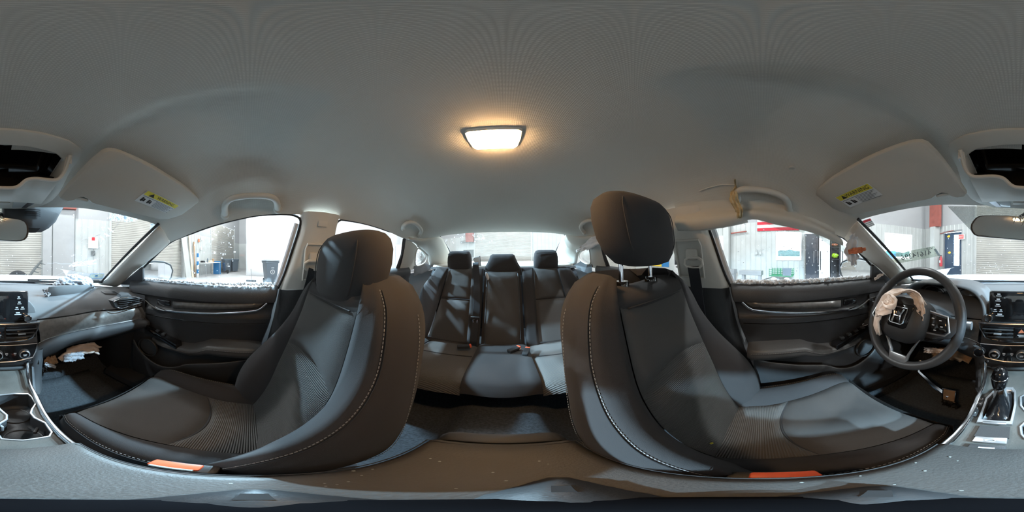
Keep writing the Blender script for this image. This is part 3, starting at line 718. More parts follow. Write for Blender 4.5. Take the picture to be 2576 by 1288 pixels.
def roof_z(x, y):
    x = abs(x); xe = sinterp(XE, y); u = min(1, x / xe)
    p = lerp(2.1, 4.6, sstep(.35, .02, y)) - 1.6 * sstep(-.75, -1.15, y)
    z = sinterp(ZE, y) + (sinterp(ZC, y) - sinterp(ZE, y)) * (1 - u ** p)
    z += .022 * sstep(.15, .18, x) * sstep(.5, .36, x) * sstep(-.12, .02, y) * sstep(.44, .3, y)   # shallow scallops over the front seats
    return z
def roof_grid(dz=0.0, kx=1.0, nu=60, nw=70):
    P = []
    for j in range(nw + 1):
        w = j / nw; row = []
        for i in range(nu + 1):
            u = -1 + 2 * i / nu; a = abs(u) * .624
            yf = sinterp([(h[0], h[1]) for h in HEAD], a); zf = sinterp([(h[0], h[2]) for h in HEAD], a)
            yr = -1.22 + .02 * u * u
            y = lerp(yf, yr, w); xe = sinterp(XE, min(y, .337)) if y < .337 else .624
            x = u * xe; z = roof_z(x, y)
            z += (zf - roof_z(u * .624, yf)) * max(0, 1 - w * 7)
            row.append(Vector((x * kx, y, z + dz)))
        P.append(row)
    return P
G = roof_grid(0, 1, 92, 120); mb = MB().grid(G); ROOF = bvh(mb)
def in_tray(f):
    c = sum((Vector(mb.v[i]) for i in f), Vector()) / len(f); return abs(c.x) < .122 and .318 < c.y < .498   # opening for the overhead tray
mb.f = [f for f in mb.f if not in_tray(f)]
ob = mb.build('ceiling', 'headliner', sharp=0, fix=False); struct(ob, 'grey woven headliner of the car')
# ---- outer body (white paint), hood, floor pan
body = thing('sedan_shell', 'white painted sedan body and snowy hood around the cabin', 'car', (0, 0, .15))
mb = MB().grid(roof_grid(.075, 1.06, 30, 30)); mb.build('roof_skin', 'paint_white', body, sharp=0)
for s in (1, -1):
    mb = MB(); prof = [(.74, .945), (.80, .93), (.86, .85), (.885, .7), (.885, .5), (.86, .3), (.74, .22)]
    mb.grid([[Vector((s * x * (1 - .06 * sstep(.6, 1.6, abs(y))), y, z)) for x, z in prof] for y in (-1.9, -1.5, -1.0, -.5, 0, .5, .9, 1.3, 1.7)])
    mb.build('side_panel', 'paint_white', body, sharp=0)
    mb = MB().grid([[Vector((s * .56, y, .30)), Vector((s * .57, y, .335)), Vector((s * .60, y, .345)), Vector((s * .70, y, .345)), Vector((s * .73, y, .36)), Vector((s * .74, y, .20))] for y in (-1.05, -.4, -.2, 0, .3, .7)])
    mb.build('sill_cover', 'door_black', body)
    MB().frame_box((s * .60, -.34, .346), (s * .085, 0, 0), (0, .54, 0), (0, 0, .003)).build('scuff_plate', 'satin_silver', body, smooth=False)
    for k in range(3): MB().tube([(s * (.62 + .025 * k), -.3, .350), (s * (.62 + .025 * k), .18, .350)], .003, 6).build('sill_rib', 'pillar_trim', body)
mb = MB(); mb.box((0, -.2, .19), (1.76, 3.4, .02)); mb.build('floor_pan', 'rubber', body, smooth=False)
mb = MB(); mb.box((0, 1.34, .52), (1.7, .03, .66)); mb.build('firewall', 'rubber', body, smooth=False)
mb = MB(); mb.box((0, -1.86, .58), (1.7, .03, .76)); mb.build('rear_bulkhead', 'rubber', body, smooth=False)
P = []
for i in range(25):
    x = -.85 + 1.7 * i / 24
    P.append([Vector((x, 1.18 - .42 * (x / .8) ** 2 + .02, .872)), Vector((x, 1.34 - .25 * (x / .8) ** 2, .885)), Vector((x, 1.7, .885 - .03 * (x / .8) ** 2)), Vector((x, 2.2, .80)), Vector((x, 2.45, .6)), Vector((x, 2.5, .3))])
MB().grid(P).build('hood', 'paint_white', body, sharp=0)
P = []; rnd = random.Random(3)
for i in range(80):
    x = -.74 + 1.48 * i / 79; yy = 1.23 - .38 * (x / .65) ** 2
    P.append([Vector((x, yy + d, .884 + h * (.6 + .5 * noise.noise(Vector((x * 6, d * 9, 1)))))) for d, h in ((0, 0), (.03, .022), (.08, .03), (.16, .03), (.26, .012), (.34, 0.))])
ob = MB().grid(P).build('cowl_snow', 'snow', sharp=0); tag(ob, 'ridge of white snow lying on the cowl outside the windshield', 'snow', kind='stuff')
# ---- cabin floor
P = []
fx = [(-.62, .30), (-.56, .24), (-.20, .235), (-.14, .30), (-.1, .40), (.1, .40), (.14, .30), (.20, .235), (.56, .24), (.62, .30)]
P = [[Vector((x, y, z + (0 if y < .8 else (y - .8) * .8) - (.06 if abs(x) < .12 and y < -.3 else 0))) for x, z in fx] for y in (-1.3, -.9, -.5, -.2, .1, .4, .7, .8, .95, 1.1)]
struct(MB().grid(P).build('floor_carpet', 'carpet', sharp=0, fix=False), 'dark carpeted car floor with raised centre tunnel')
for x0, x1, y0, y1, lb in ((.14, .52, .385, .80, 'dark floor mat in the passenger footwell'), (-.52, -.14, .385, .80, 'dark floor mat below the pedals')):
    ob = MB().grid([[Vector((lerp(x0, x1, i / 6), lerp(y0, y1, j / 8), .262 + .004 * noise.noise(Vector((i, j, x0))) + (.02 * (j / 8) ** 3))) for i in range(7)] for j in range(9)]).build('floor_mat', 'carpet', solid=.008, sharp=0); tag(ob, lb, 'mat'); ob.data.materials[0] = MATS['floor_mat']
# ---- windshield
def wind_pt(u, v):
    x0 = .64 * u; b = Vector((x0, 1.2 - .385 * u * u, .888 + .031 * u * u))
    a = abs(u) * .52; t = Vector((math.copysign(a, u), sinterp([(h[0], h[1]) for h in HEAD], min(a, .513)), sinterp([(h[0], h[2]) for h in HEAD], min(a, .513)) + .004))
    p = b.lerp(t, v); n = Vector((0, .5, .85))
    return p + n * (.03 * math.sin(math.pi * v) * (1 - u * u * .8))
mbw = MB().grid([[wind_pt(-1 + i / 15, j / 14) for i in range(31)] for j in range(15)]); WIND = bvh(mbw)
ws = mbw.build('windshield', 'windshield_glass', sharp=0); tag(ws, 'wide cracked and dirty front windshield', 'windshield')
def crack_set(parent, tree, lines, r, mt, nm):
    mb = MB()
    for ln in lines:
        pts = [hit(tree, *p, .003) for p in ln]; pts = [p for p in pts if p is not None]
        if len(pts) > 1: mb.tube(pts, r, 4)
    ob = mb.build(nm, mt, parent); ob['kind'] = 'stuff'; return ob
def specks(parent, tree, boxes, n, r0, r1, seed, nm='water_drops', mt='ice_white', off=-.001):
    rnd = random.Random(seed); mb = MB()
    for _ in range(n):
        x0, y0, x1, y1 = rnd.choice(boxes); p = hit(tree, rnd.uniform(x0, x1), rnd.uniform(y0, y1), off)
        if p is None: continue
        r = rnd.uniform(r0, r1) * (1 if rnd.random() < .85 else 1.8); mb.blob(p, (r, r, r * rnd.uniform(.7, 1.3)), 5, 4)
    ob = mb.build(nm, mt, parent); ob['kind'] = 'stuff'; return ob
rnd = random.Random(11); L1 = []
for i in range(34):   # starburst beside the rag
    a = (rnd.uniform(160, 232), 0); cx = rnd.uniform(175, 235); cy = 664 - (cx - 200) * .1 + rnd.uniform(-5, 5); ln = rnd.uniform(3, 10)
    L1.append([(cx - ln, cy + ln * rnd.uniform(.1, .5)), (cx, cy), (cx + ln, cy - ln * rnd.uniform(.1, .5))])
crack_set(ws, WIND, L1, .0011, 'ice_white', 'crack_burst')
L2 = [[(140, 695), (175, 682), (205, 668), (235, 640), (262, 600), (290, 572), (305, 552)], [(180, 690), (215, 655), (245, 655), (262, 640)], [(205, 604), (225, 600), (255, 588)], [(118, 662), (140, 661), (165, 664), (200, 666), (232, 672)], [(200, 668), (222, 648), (236, 618)]]
crack_set(ws, WIND, [[p for q in zip(l, l[1:]) for p in ((q[0]), ((q[0][0] + q[1][0]) / 2 + rnd.uniform(-2, 2), (q[0][1] + q[1][1]) / 2 + rnd.uniform(-2, 2)))] + [l[-1]] for l in L2], .0006, 'icon_white', 'crack_line')
specks(ws, WIND, [(0, 640, 260, 700), (180, 540, 280, 660), (2380, 600, 2560, 700), (2440, 660, 2570, 700)], 150, .0008, .0022, 4)
for k, (bx, n, lb) in enumerate((((275, 537, 318, 556), 110, 'ice_patch'), ((312, 545, 345, 557), 50, 'ice_patch'), ((378, 562, 394, 586), 60, 'ice_patch'))):
    specks(ws, WIND, [bx], n, .0012, .0035, 20 + k, lb, 'ice_white')
for k, l in enumerate(([(253, 596), (258, 600), (262, 603)], [(272, 574), (280, 580), (285, 583)], [(262, 588), (270, 592), (275, 594)])):
    crack_set(ws, WIND, [l], .0025, 'ice_white', 'chip_mark')
# frosted band round the mirror foot, mirror-side camera housing
def film(tree, quad, nu, nv, off):
    a, b, c, d = quad
    return [[hit(tree, lerp(lerp(a[0], b[0], i / nu), lerp(d[0], c[0], i / nu), j / nv), lerp(lerp(a[1], b[1], i / nu), lerp(d[1], c[1], i / nu), j / nv), off) for i in range(nu + 1)] for j in range(nv + 1)]
glass_mat('frit_film', (.5, .52, .5), .2, dirt=1.0, dscale=300, dcol=(.62, .64, .62))
P = film(WIND, ((2384, 519), (2592, 519), (2592, 600), (2452, 590)), 14, 10, .004)
ob = MB().grid([[p for p in r] for r in P]).build('frosted_band', 'frit_film', ws, sharp=0)
# wipers and black bottom edge
mb = MB().tube(curve([wind_pt(u / 10 - 1, .012) - Vector((0, .01, .0)) for u in range(21)], 60), .008, 6); mb.build('bottom_seal', 'rubber', ws)
for s in (1, -1): MB().tube([wind_pt(s * .985, v / 16) - Vector((s * .012, .01, 0)) for v in range(17)], .006, 6).build('edge_seal', 'rubber', ws)
for a, b, lb in (((250, 706), (70, 703), 'black wiper arm resting outside the passenger windshield'), ((2576, 704), (2350, 707), 'black wiper arm resting outside the windshield ahead of the driver')):
    p, q = hit(WIND, *a, -.045), hit(WIND, *b, -.045)
    if p is not None and q is not None:
        w = thing('wiper', lb, 'wiper', p, 'windshield wipers'); MB().tube([p, p.lerp(q, .5) + Vector((0, 0, .006)), q], .005, 6).build('arm', 'rubber', w); MB().tube([p.lerp(q, .25) - Vector((0, 0, .008)), q - Vector((0, 0, .006))], .004, 6).build('blade', 'rubber', w)
# ---- side glass
fg = [(355, 721), (345, 690), (391, 643), (429, 609), (487, 585), (530, 569.5), (593, 552.5), (648, 542), (699, 539), (733, 540.5), (754, 549), (757, 564), (733, 640), (716, 691), (700, 727)]
FG = [onT(*p) for p in fg]
rg = [(833, 600), (846, 566), (858, 554), (873, 555), (918, 563), (967, 578), (1020, 601), (1017, 624), (1002, 679), (850, 712)]
RG = [onT(*p) for p in rg]
qg = [(1051, 624), (1046, 635), (1045, 666), (1055, 668), (1070, 659), (1074, 646), (1066, 635), (1055, 625)]
QG = [onT(*p) for p in qg]
OUTN = Vector((1, 0, .38)).normalized()
def pane(name, pts, s, label, mt='window_glass', drops=None, seed=0):
    c = sum(pts, Vector()) / len(pts)
    mb = MB(); q = flips([p + (p - c) * .05 + OUTN * .02 for p in pts], s); mb.poly(q)
    t = bvh(MB().add(q, [(0, i, i + 1) for i in range(1, len(q) - 1)]))
    ob = mb.prism(q, flip(OUTN * .004, s)).build(name, mt, smooth=False); tag(ob, label, 'window')
    if drops: specks(ob, t, *drops, seed=seed, off=-.002)
    return ob
for s in (1, -1):
    who = SIDE[s]
    pane('door_glass', FG, s, 'clear front door window on the %s side with droplets' % who, drops=([(480, 545, 600, 700), (520, 560, 590, 640)] if s > 0 else [(1840, 560, 2160, 706), (1990, 590, 2160, 700)], 70 if s > 0 else 110, .001, .0028), seed=s + 3)
    pane('rear_door_glass', RG, s, 'rear door window on the %s side' % who)
    pane('quarter_glass', QG, s, 'small triangular quarter window on the %s side' % who, drops=([(1046, 625, 1074, 668)], 30, .0015, .003) if s > 0 else None, seed=9)
    # black run channel round the front glass and the white outer frame at its back edge
    mb = MB().tube(flips(curve([p + OUTN * .006 for p in FG[1:]], 90), s), .0055, 6); ob = mb.build('glass_seal', 'rubber'); tag(ob, 'black rubber seal around the %s front door window' % who, 'seal')
    mb = MB().tube(flips([p + OUTN * .016 + Vector((0, .012, 0)) for p in (FG[11], FG[12], FG[13], FG[14])], s), .011, 6, flat=.5); mb.build('outer_frame', 'paint_white', ob)
    mb = MB().tube(flips(curve([p + OUTN * .006 for p in RG[:9]], 60), s), .005, 6); ob = mb.build('glass_seal', 'rubber'); tag(ob, 'black rubber seal around the %s rear door window' % who, 'seal')
    # ---- windshield pillar
    Wp = [(.513, .333, 1.204), (.537, .435, 1.139), (.569, .576, 1.054), (.599, .703, .976), (.611, .757, .944), (.625, .835, .915), (.63, .87, .90)]
    Dp = [(.624, .337, 1.149), (.647, .431, 1.089), (.68, .588, 1.002), (.695, .66, .955), (.70, .70, .925), (.705, .74, .90), (.71, .78, .885)]
    A, B = curve(Wp, 24), curve(Dp, 24); P = []
    for a, b in zip(A, B):
        inn = Vector((-.75, -.55, .1)).normalized(); row = []
        for t, k in ((0, -.012), (.04, .004), (.2, .011), (.42, .015), (.55, .014), (.62, .008), (.8, .002), (.96, -.002), (1, -.014)):
            row.append(flip(a.lerp(b, t) + inn * k, s))
        P.append(row)
    pil = thing('trim_pillar', 'beige windshield pillar cover on the %s side' % who, 'pillar', flip((.66, .85, .9), s))
    pil['kind'] = 'structure'
    MB().grid(P).build('cover', 'pillar_trim', pil, sharp=0, solid=.004)
    # airbag badge outline on the pillar
    bc = onT(413, 594, -.03); q = [onT(*p, -.028) for p in ((391, 606), (385, 611), (386, 600), (393, 598), (396, 601))]
    q = [onX(x, y, .575) for x, y in ((384, 613), (385, 604), (392, 597), (397, 600), (396, 607), (388, 614))]
    mb = MB().tube(flips(q, s), .0012, 5, closed=True); mb.build('badge_outline', 'frit', pil)
    # ---- belt pillar
    pb = thing('trim_pillar', 'grey belt pillar cover behind the %s front door' % who, 'pillar', flip((.66, -.27, .35), s)); pb['kind'] = 'structure'
    P = []
    for i in range(15):
        z = lerp(1.262, .935, i / 14); x = .70 - .38 * (z - .95)
        yf = interp([(.935, -.135), (1.006, -.157), (1.095, -.18), (1.2, -.205), (1.262, -.20)], z); yr = interp([(.935, -.36), (1.1, -.375), (1.2, -.37), (1.262, -.375)], z)
        P.append([flip((x + dx, lerp(yf, yr, t), z), s) for t, dx in ((0, .012), (.03, -.004), (.12, -.022), (.5, -.032), (.9, -.022), (.98, -.004), (1, .012))])
    MB().grid(P).build('upper_cover', 'pillar_trim', pb, sharp=50)
    P = []
    for i in range(15):
        z = lerp(.935, .34, i / 14); x = lerp(.70, .66, sstep(.935, .4, z))
        yf = interp([(.34, .06), (.45, .0), (.65, -.07), (.8, -.11), (.935, -.138)], z); yr = -.36
        P.append([flip((x + dx, lerp(yf, yr, t), z), s) for t, dx in ((0, .012), (.03, -.004), (.12, -.020), (.5, -.028), (.9, -.022), (1, .012))])
    MB().grid(P).build('lower_cover', 'door_black', pb, sharp=50)
    # recessed belt slide panel with raised rim
    rim = [(.646, -.225, .985), (.605, -.225, 1.115), (.597, -.23, 1.135), (.597, -.33, 1.135), (.606, -.338, 1.115), (.646, -.338, .985)]
    rim = [Vector((x - .006, y, z)) for x, y, z in rim]
    MB().tube(flips(rim, s), .005, 6, closed=True).build('slide_rim', 'pillar_trim', pb)
    MB().prism(flips([p + Vector((.004, 0, 0)) for p in rim], s), flip((.004, 0, 0), s)).build('slide_panel', 'liner_plastic', pb, smooth=False)
    if s > 0: MB().frame_box(flip((.566, -.305, 1.205), s), flip((.003, 0, .0), s), (0, .04, 0), flip((-.008, 0, .022), s)).build('airbag_tag', 'pillar_trim', pb, bevel=.002)
    # ---- rear pillar with the post before the quarter glass
    pc_ = thing('trim_pillar', 'grey rear roof pillar cover on the %s side' % who, 'pillar', flip((.6, -1.3, .95), s)); pc_['kind'] = 'structure'
    O = curve([(.600, -.885, 1.205), (.618, -1.0, 1.18), (.622, -1.09, 1.155), (.632, -1.2, 1.125), (.650, -1.30, 1.085), (.668, -1.36, 1.03), (.675, -1.40, .99)], 22)
    I = curve([(.585, -.90, 1.212), (.555, -1.05, 1.218), (.49, -1.2, 1.246), (.495, -1.33, 1.205), (.515, -1.50, 1.13), (.53, -1.62, 1.075), (.54, -1.72, 1.02)], 22)
    MB().grid([[flip(a.lerp(b, t) + Vector((-.02, .005, -.008)) * math.sin(math.pi * t), s) for t in (0, .12, .3, .5, .7, .88, 1)] for a, b in zip(O, I)]).build('cover', 'liner_plain', pc_, sharp=0, solid=.004)
    q0 = [onT(*p) for p in ((1021, 600), (1018, 624), (1012, 655), (1003, 684))]; q1 = [onT(*p) for p in ((1050, 622), (1046, 636), (1044, 655), (1044, 676))]
    MB().grid([[flip(a.lerp(b, t) + Vector((-.012 * math.sin(math.pi * t), 0, 0)), s) for t in (0, .25, .5, .75, 1)] for a, b in zip(line(q0, 8), line(q1, 8))]).build('post', 'liner_plastic', pc_, sharp=0)
    q2 = [onT(*p, .015) for p in ((1013, 600), (1008, 640), (990, 690))]
    MB().grid([[flip(a.lerp(b, t), s) for t in (0, .3, .6, 1)] for a, b in zip(line(q2, 8), line(q0, 8))]).build('door_frame', 'dark_plastic', pc_, sharp=0)
    q3 = [(.672, -1.11, 1.01), (.68, -1.2, 1.0), (.672, -1.3, 1.03), (.675, -1.40, .99)]; q4 = [(.66, -1.08, .93), (.65, -1.2, .94), (.62, -1.32, .97), (.6, -1.42, .985)]
    MB().grid([[flip(a.lerp(b, t), s) for t in (0, .5, 1)] for a, b in zip(line(q3, 10), line(q4, 10))]).build('lower_trim', 'dash_dark', pc_, sharp=0)
    MB().tube(flips(curve(QG + QG[:1], 40), s), .006, 6).build('quarter_seal', 'liner_plastic', pc_)
# ---- rear window, parcel shelf
def rear_pt(u, v):
    t = Vector((.497 * u, -1.205 - .01 * (1 - u * u), 1.247 + .021 * (1 - u * u))); b = Vector((.55 * u, -1.74 - .05 * (1 - u * u), 1.03))
    return b.lerp(t, v) + Vector((0, -.3, .9)) * .02 * math.sin(math.pi * v)
mbr = MB().grid([[rear_pt(-1 + i / 10, j / 8) for i in range(21)] for j in range(9)]); REARW = bvh(mbr)
rw = mbr.build('rear_window', 'rear_glass', sharp=0); tag(rw, 'wide sloping rear window flecked with snow', 'window')
specks(rw, REARW, [(1120, 588, 1240, 612), (1190, 588, 1220, 604)], 40, .002, .005, 8)
for s in (1, -1): MB().tube([rear_pt(s * .985, v / 8) for v in range(9)], .006, 6).build('edge_seal', 'rubber', rw)
P = [[Vector((x, y, z)) for y, z in ((-1.352, .985), (-1.365, 1.0), (-1.5, 1.005), (-1.72, 1.01), (-1.735, 1.015))] for x in [-.62 + .062 * i for i in range(21)]]
ob = MB().grid(P).build('parcel_shelf', 'liner_plain', solid=.01, sharp=0); tag(ob, 'grey fabric parcel shelf under the rear window', 'shelf')
# ================================================================ doors
DP = [(.30, .66), (.36, .655), (.42, .65), (.50, .662), (.60, .672), (.66, .676), (.70, .675), (.75, .668), (.785, .660), (.81, .658), (.818, .668), (.835, .675), (.86, .674), (.88, .668), (.886, .659), (.90, .655), (.92, .657), (.935, .664), (.947, .678), (.953, .70), (.954, .715)]
DX = lambda z: interp(DP, z)
YR = [(.30, .22), (.38, .16), (.42, .08), (.45, .03), (.55, -.015), (.65, -.05), (.75, -.08), (.85, -.105), (.954, -.13)]
def front_door(s):
    who = SIDE[s]
    d = thing('door_trim', 'black front door panel on the %s side %s' % (who, 'with two window switches' if s > 0 else 'with a row of window switches'), 'car door', flip((.68, .25, .3), s), 'front car doors')
    fx = lambda p: flip(p, s)
    zs = [.30, .34, .38, .42, .46, .50, .55, .60, .64, .68, .70, .73, .76, .785, .80, .81]
    def panel(z0, z1, name, mt, n=None, dx=0):
        Z = sorted({z0, z1, *[z for z, _ in DP if z0 < z < z1], *[z for z in zs if z0 < z < z1]})
        P = [[fx((DX(z) + dx + (.02 if t == 0 else 0) + (.012 if t == 1 else 0), lerp(interp(YR, z), .62, t), z)) for t in (0, .012, .05, .2, .35, .5, .65, .8, .95, 1)] for z in Z]
        return MB().grid(P).build(name, mt, d, sharp=50)
    panel(.886, .954, 'top_roll', 'door_soft'); panel(.812, .886, 'trim_recess', 'door_black'); panel(.785, .812, 'mid_roll', 'door_black'); panel(.356, .785, 'main_panel', 'door_black')
    # decor inlay above the bright strip
    P = [[fx((.667, y, z)) for y, z in ((lerp(.345, -.035, t), lerp(.835, .864, t)), (lerp(.345, -.07, t), lerp(.868, .888, t)))] for t in [i / 8 for i in range(9)]]
    MB().grid(P).build('decor_inlay', 'trim_band', d, solid=.006)
    strip = curve([(.655, .40, .818), (.652, .25, .828), (.652, .1, .840), (.654, -.03, .853)], 20) + [Vector((.657, -.05, .862)), Vector((.66, -.075, .884))]
    MB().tube(flips(strip, s), .0042, 8, flat=1.3).build('bright_strip', 'chrome', d)
    lever = curve([(.652, .38, .819), (.648, .42, .825), (.640, .452, .842), (.634, .472, .858), (.632, .480, .862)], 14)
    MB().tube(flips(lever, s), [.005 + .006 * math.sin(math.pi * min(1, i / 13 + .1)) for i in range(14)], 8, flat=.7).build('pull_lever', 'chrome', d)
    MB().box(fx((.668, .395, .855)), (.012, .07, .03)).build('lever_cup', 'gloss_black', d, bevel=.004)
    # door card seam line
    MB().tube(flips([(DX(.775) - .001, y, lerp(.775, .79, (.55 - y) / .6)) for y in (.55, .4, .2, 0, -.07)], s), .0025, 5).build('seam', 'gloss_black', d)
    # armrest
    sec = [(.46, .664, .640, .03), (.42, .652, .630, .035), (.36, .628, .640, .035), (.30, .612, .648, .036), (.24, .602, .655, .04), (.20, .597, .672, .045), (.16, .592, .694, .05), (.08, .588, .697, .055), (0, .590, .694, .058), (-.035, .594, .690, .058), (-.052, .61, .685, .05)]
    rings = []
    for y, xl, zt, h in sec:
        ring = [(.685, y, zt), (xl + .012, y, zt), (xl + .003, y, zt - .005), (xl, y, zt - .013), (xl + .001, y, zt - h * .6), (xl + .012, y, zt - h), (.685, y, zt - h - .012)]
        rings.append(flips(ring, s))
    MB().loft(rings).build('armrest', 'door_leather', d, sharp=60)
    for dz in (-.015, -.019):
        path = flips(curve([(xl - .0005, y, zt + dz) for y, xl, zt, h in sec[1:-1]], 60), s)
        (MB().tube(path, .0012, 5).build('armrest_seam', 'seat_piping', d) if dz < -.016 else dashes(path, .006, .0035, .0008).build('armrest_stitching', 'stitch', d))
    # window switch panel
    yA, yB = (.49, .29)
    P = [fx((.655, .495, .718)), fx((.640, .475, .722)), fx((.612, .30, .665)), fx((.640, .285, .655)), fx((.668, .30, .662)), fx((.668, .48, .712))]
    MB().prism(P, (0, 0, -.03)).build('switch_panel', 'gloss_black', d, bevel=.004)
    for k in range(2 if s > 0 else 4):
        t = (.38 + .2 * k) if s > 0 else (.16 + .22 * k); c = Vector((.645, lerp(.478, .31, t), lerp(.718, .672, t)))
        sw = MB().box(fx(c), (.022, .02, .012)).build('window_switch', 'black_plastic', d, bevel=.003)
        MB().box(fx(c + Vector((0, 0, .007))), (.012, .004, .003)).build('switch_mark', 'chrome', sw, smooth=False)
    if s < 0: MB().tube([fx(Vector((.648, .468, .722)) + Vector((math.cos(t) * .012, math.sin(t) * .012, 0))) for t in (2 * math.pi * i / 16 for i in range(16))], .0015, 5, closed=True).build('mirror_knob', 'icon_white', d)
    # map pocket with lip, speaker grille ring
    lip = curve([(.64, .56, .60), (.625, .50, .545), (.615, .42, .508), (.612, .36, .502), (.612, .30, .522), (.614, .25, .556), (.622, .12, .585), (.64, 0, .605), (.655, -.03, .61)], 40)
    rows = [[fx(p), fx(p + Vector((-.004, 0, -.006))), fx(p + Vector((-.002, 0, -.03))), fx((lerp(p.x, .63, .6), p.y, lerp(p.z, .36, .6))), fx((.645, p.y, .358))] for p in lip]
    MB().grid(rows).build('map_pocket', 'door_black', d, sharp=0)
    MB().tube(flips(lip, s), .0035, 6).build('pocket_lip', 'door_leather', d)
    MB().tube([fx((.645, .475 + math.cos(t) * .055, .575 + math.sin(t) * .055)) for t in (2 * math.pi * i / 28 for i in range(28))], .005, 6, closed=True).build('speaker_ring', 'black_plastic', d)
    MB().lathe(fx((.658, .475, .575)), (s, 0, 0), [(.01, -.004), (.05, -.004), (.052, .004), (.01, .004)], 24).build('speaker_grille', 'dark_plastic', d)
    # mirror corner cover
    q = [onT(*p, -.02) for p in ((302, 716), (352, 674), (358, 676), (359, 719))]
    MB().prism(flips(q, s), flip((.02, 0, .008), s)).build('mirror_corner', 'dash_dark', d, bevel=.004)
    return d
DOORP, DOORD = front_door(1), front_door(-1)
def rear_door(s):
    who = SIDE[s]
    d = thing('rear_door_trim', 'dark rear door panel on the %s side behind the belt pillar' % who, 'car door', flip((.68, -.7, .3), s), 'rear car doors')
    P = []
    for z, x in ((.32, .66), (.45, .655), (.6, .672), (.7, .67), (.78, .655), (.83, .67), (.88, .672), (.91, .655), (.945, .655), (.965, .668), (.975, .70)):
        zz = lambda y: z + (.035 * (-.4 - y) / .6 if z > .8 else 0)
        P.append([flip((x, y, zz(y)), s) for y in (-.37, -.5, -.65, -.8, -.95, -1.03)])
    MB().grid(P).build('main_panel', 'door_soft', d, sharp=50)
    rings = [flips([(.68, y, zt), (xl, y, zt), (xl, y, zt - .05), (.68, y, zt - .07)], s) for y, xl, zt in ((-.42, .62, .66), (-.5, .60, .68), (-.8, .60, .69), (-.9, .63, .69))]
    MB().loft(rings).build('armrest', 'door_leather', d, bevel=.01)
    MB().tube(flips([(.655, -.42, .852), (.653, -.7, .87), (.656, -.95, .89)], s), .005, 6).build('bright_strip', 'chrome', d)
    q = [onT(*p, -.01) for p in ((1003, 678), (1016, 622), (1020, 660), (1024, 690))]
    return d
rear_door(1); rear_door(-1)
# loose crumbs of shattered glass and frost along the window sills
def crumbs(s, y0, y1, n, r, seed, label):
    rnd = random.Random(seed); mb = MB()
    for _ in range(n):
        y = rnd.uniform(y0, y1); k = rnd.random(); rr = rnd.uniform(.5, 1) * r
        mb.blob(flip((.692 + .02 * k, y, .955 + rr * .5 + .012 * rnd.random() * (1 - k) + .006 * k), s), (rr, rr * 1.2, rr), 5, 4, .3, rnd.randint(0, 99))
    ob = mb.build('glass_crumbs', 'snow', smooth=False); tag(ob, label, 'crumbs', kind='stuff')
crumbs(-1, -.11, .56, 620, .0075, 1, 'band of white frosty glass crumbs along the driver window sill')
crumbs(1, -.10, .56, 380, .005, 2, 'thin line of frost along the passenger window sill')
# ---- outside mirrors
def outside_mirror(s):
    who = SIDE[s]; c = Vector((.905, .565, .965)); yawm = math.tan(R(17))
    m = thing('side_mirror', 'white %s side mirror beyond the door glass' % who, 'mirror', flip((.8, .66, .9), s), 'outside mirrors')
    outline = [(-.135, .055), (-.11, .078), (-.05, .088), (.03, .08), (.08, .06), (.10, .02), (.085, -.03), (.05, -.065), (-.02, -.085), (-.10, -.085), (-.13, -.06), (-.142, 0)]
    def ring(k, dy): return flips([(c.x + x * k * 1.12 + .015 + dy * .25, c.y + dy - x * k * yawm, c.z + z * k) for x, z in outline], s)
    MB().loft([ring(1.0, 0), ring(1.06, .012), ring(1.05, .04), ring(.85, .09), ring(.5, .12)], True).build('shell', 'paint_white', m, sharp=0)
    MB().tube(ring(1.02, 0), .006, 6, closed=True).build('rim', 'rubber', m)
    MB().prism(ring(.92, -.004), (0, .002, 0)).build('mirror_glass', 'mirror', m, smooth=False)
    MB().loft([flips([(x, y, z) for y, z in ((.57, .895), (.66, .895), (.66, .925), (.57, .93))], s) for x in (.752, .80, .86)], True).build('foot', 'rubber', m, bevel=.006)
    return m
outside_mirror(1); outside_mirror(-1)
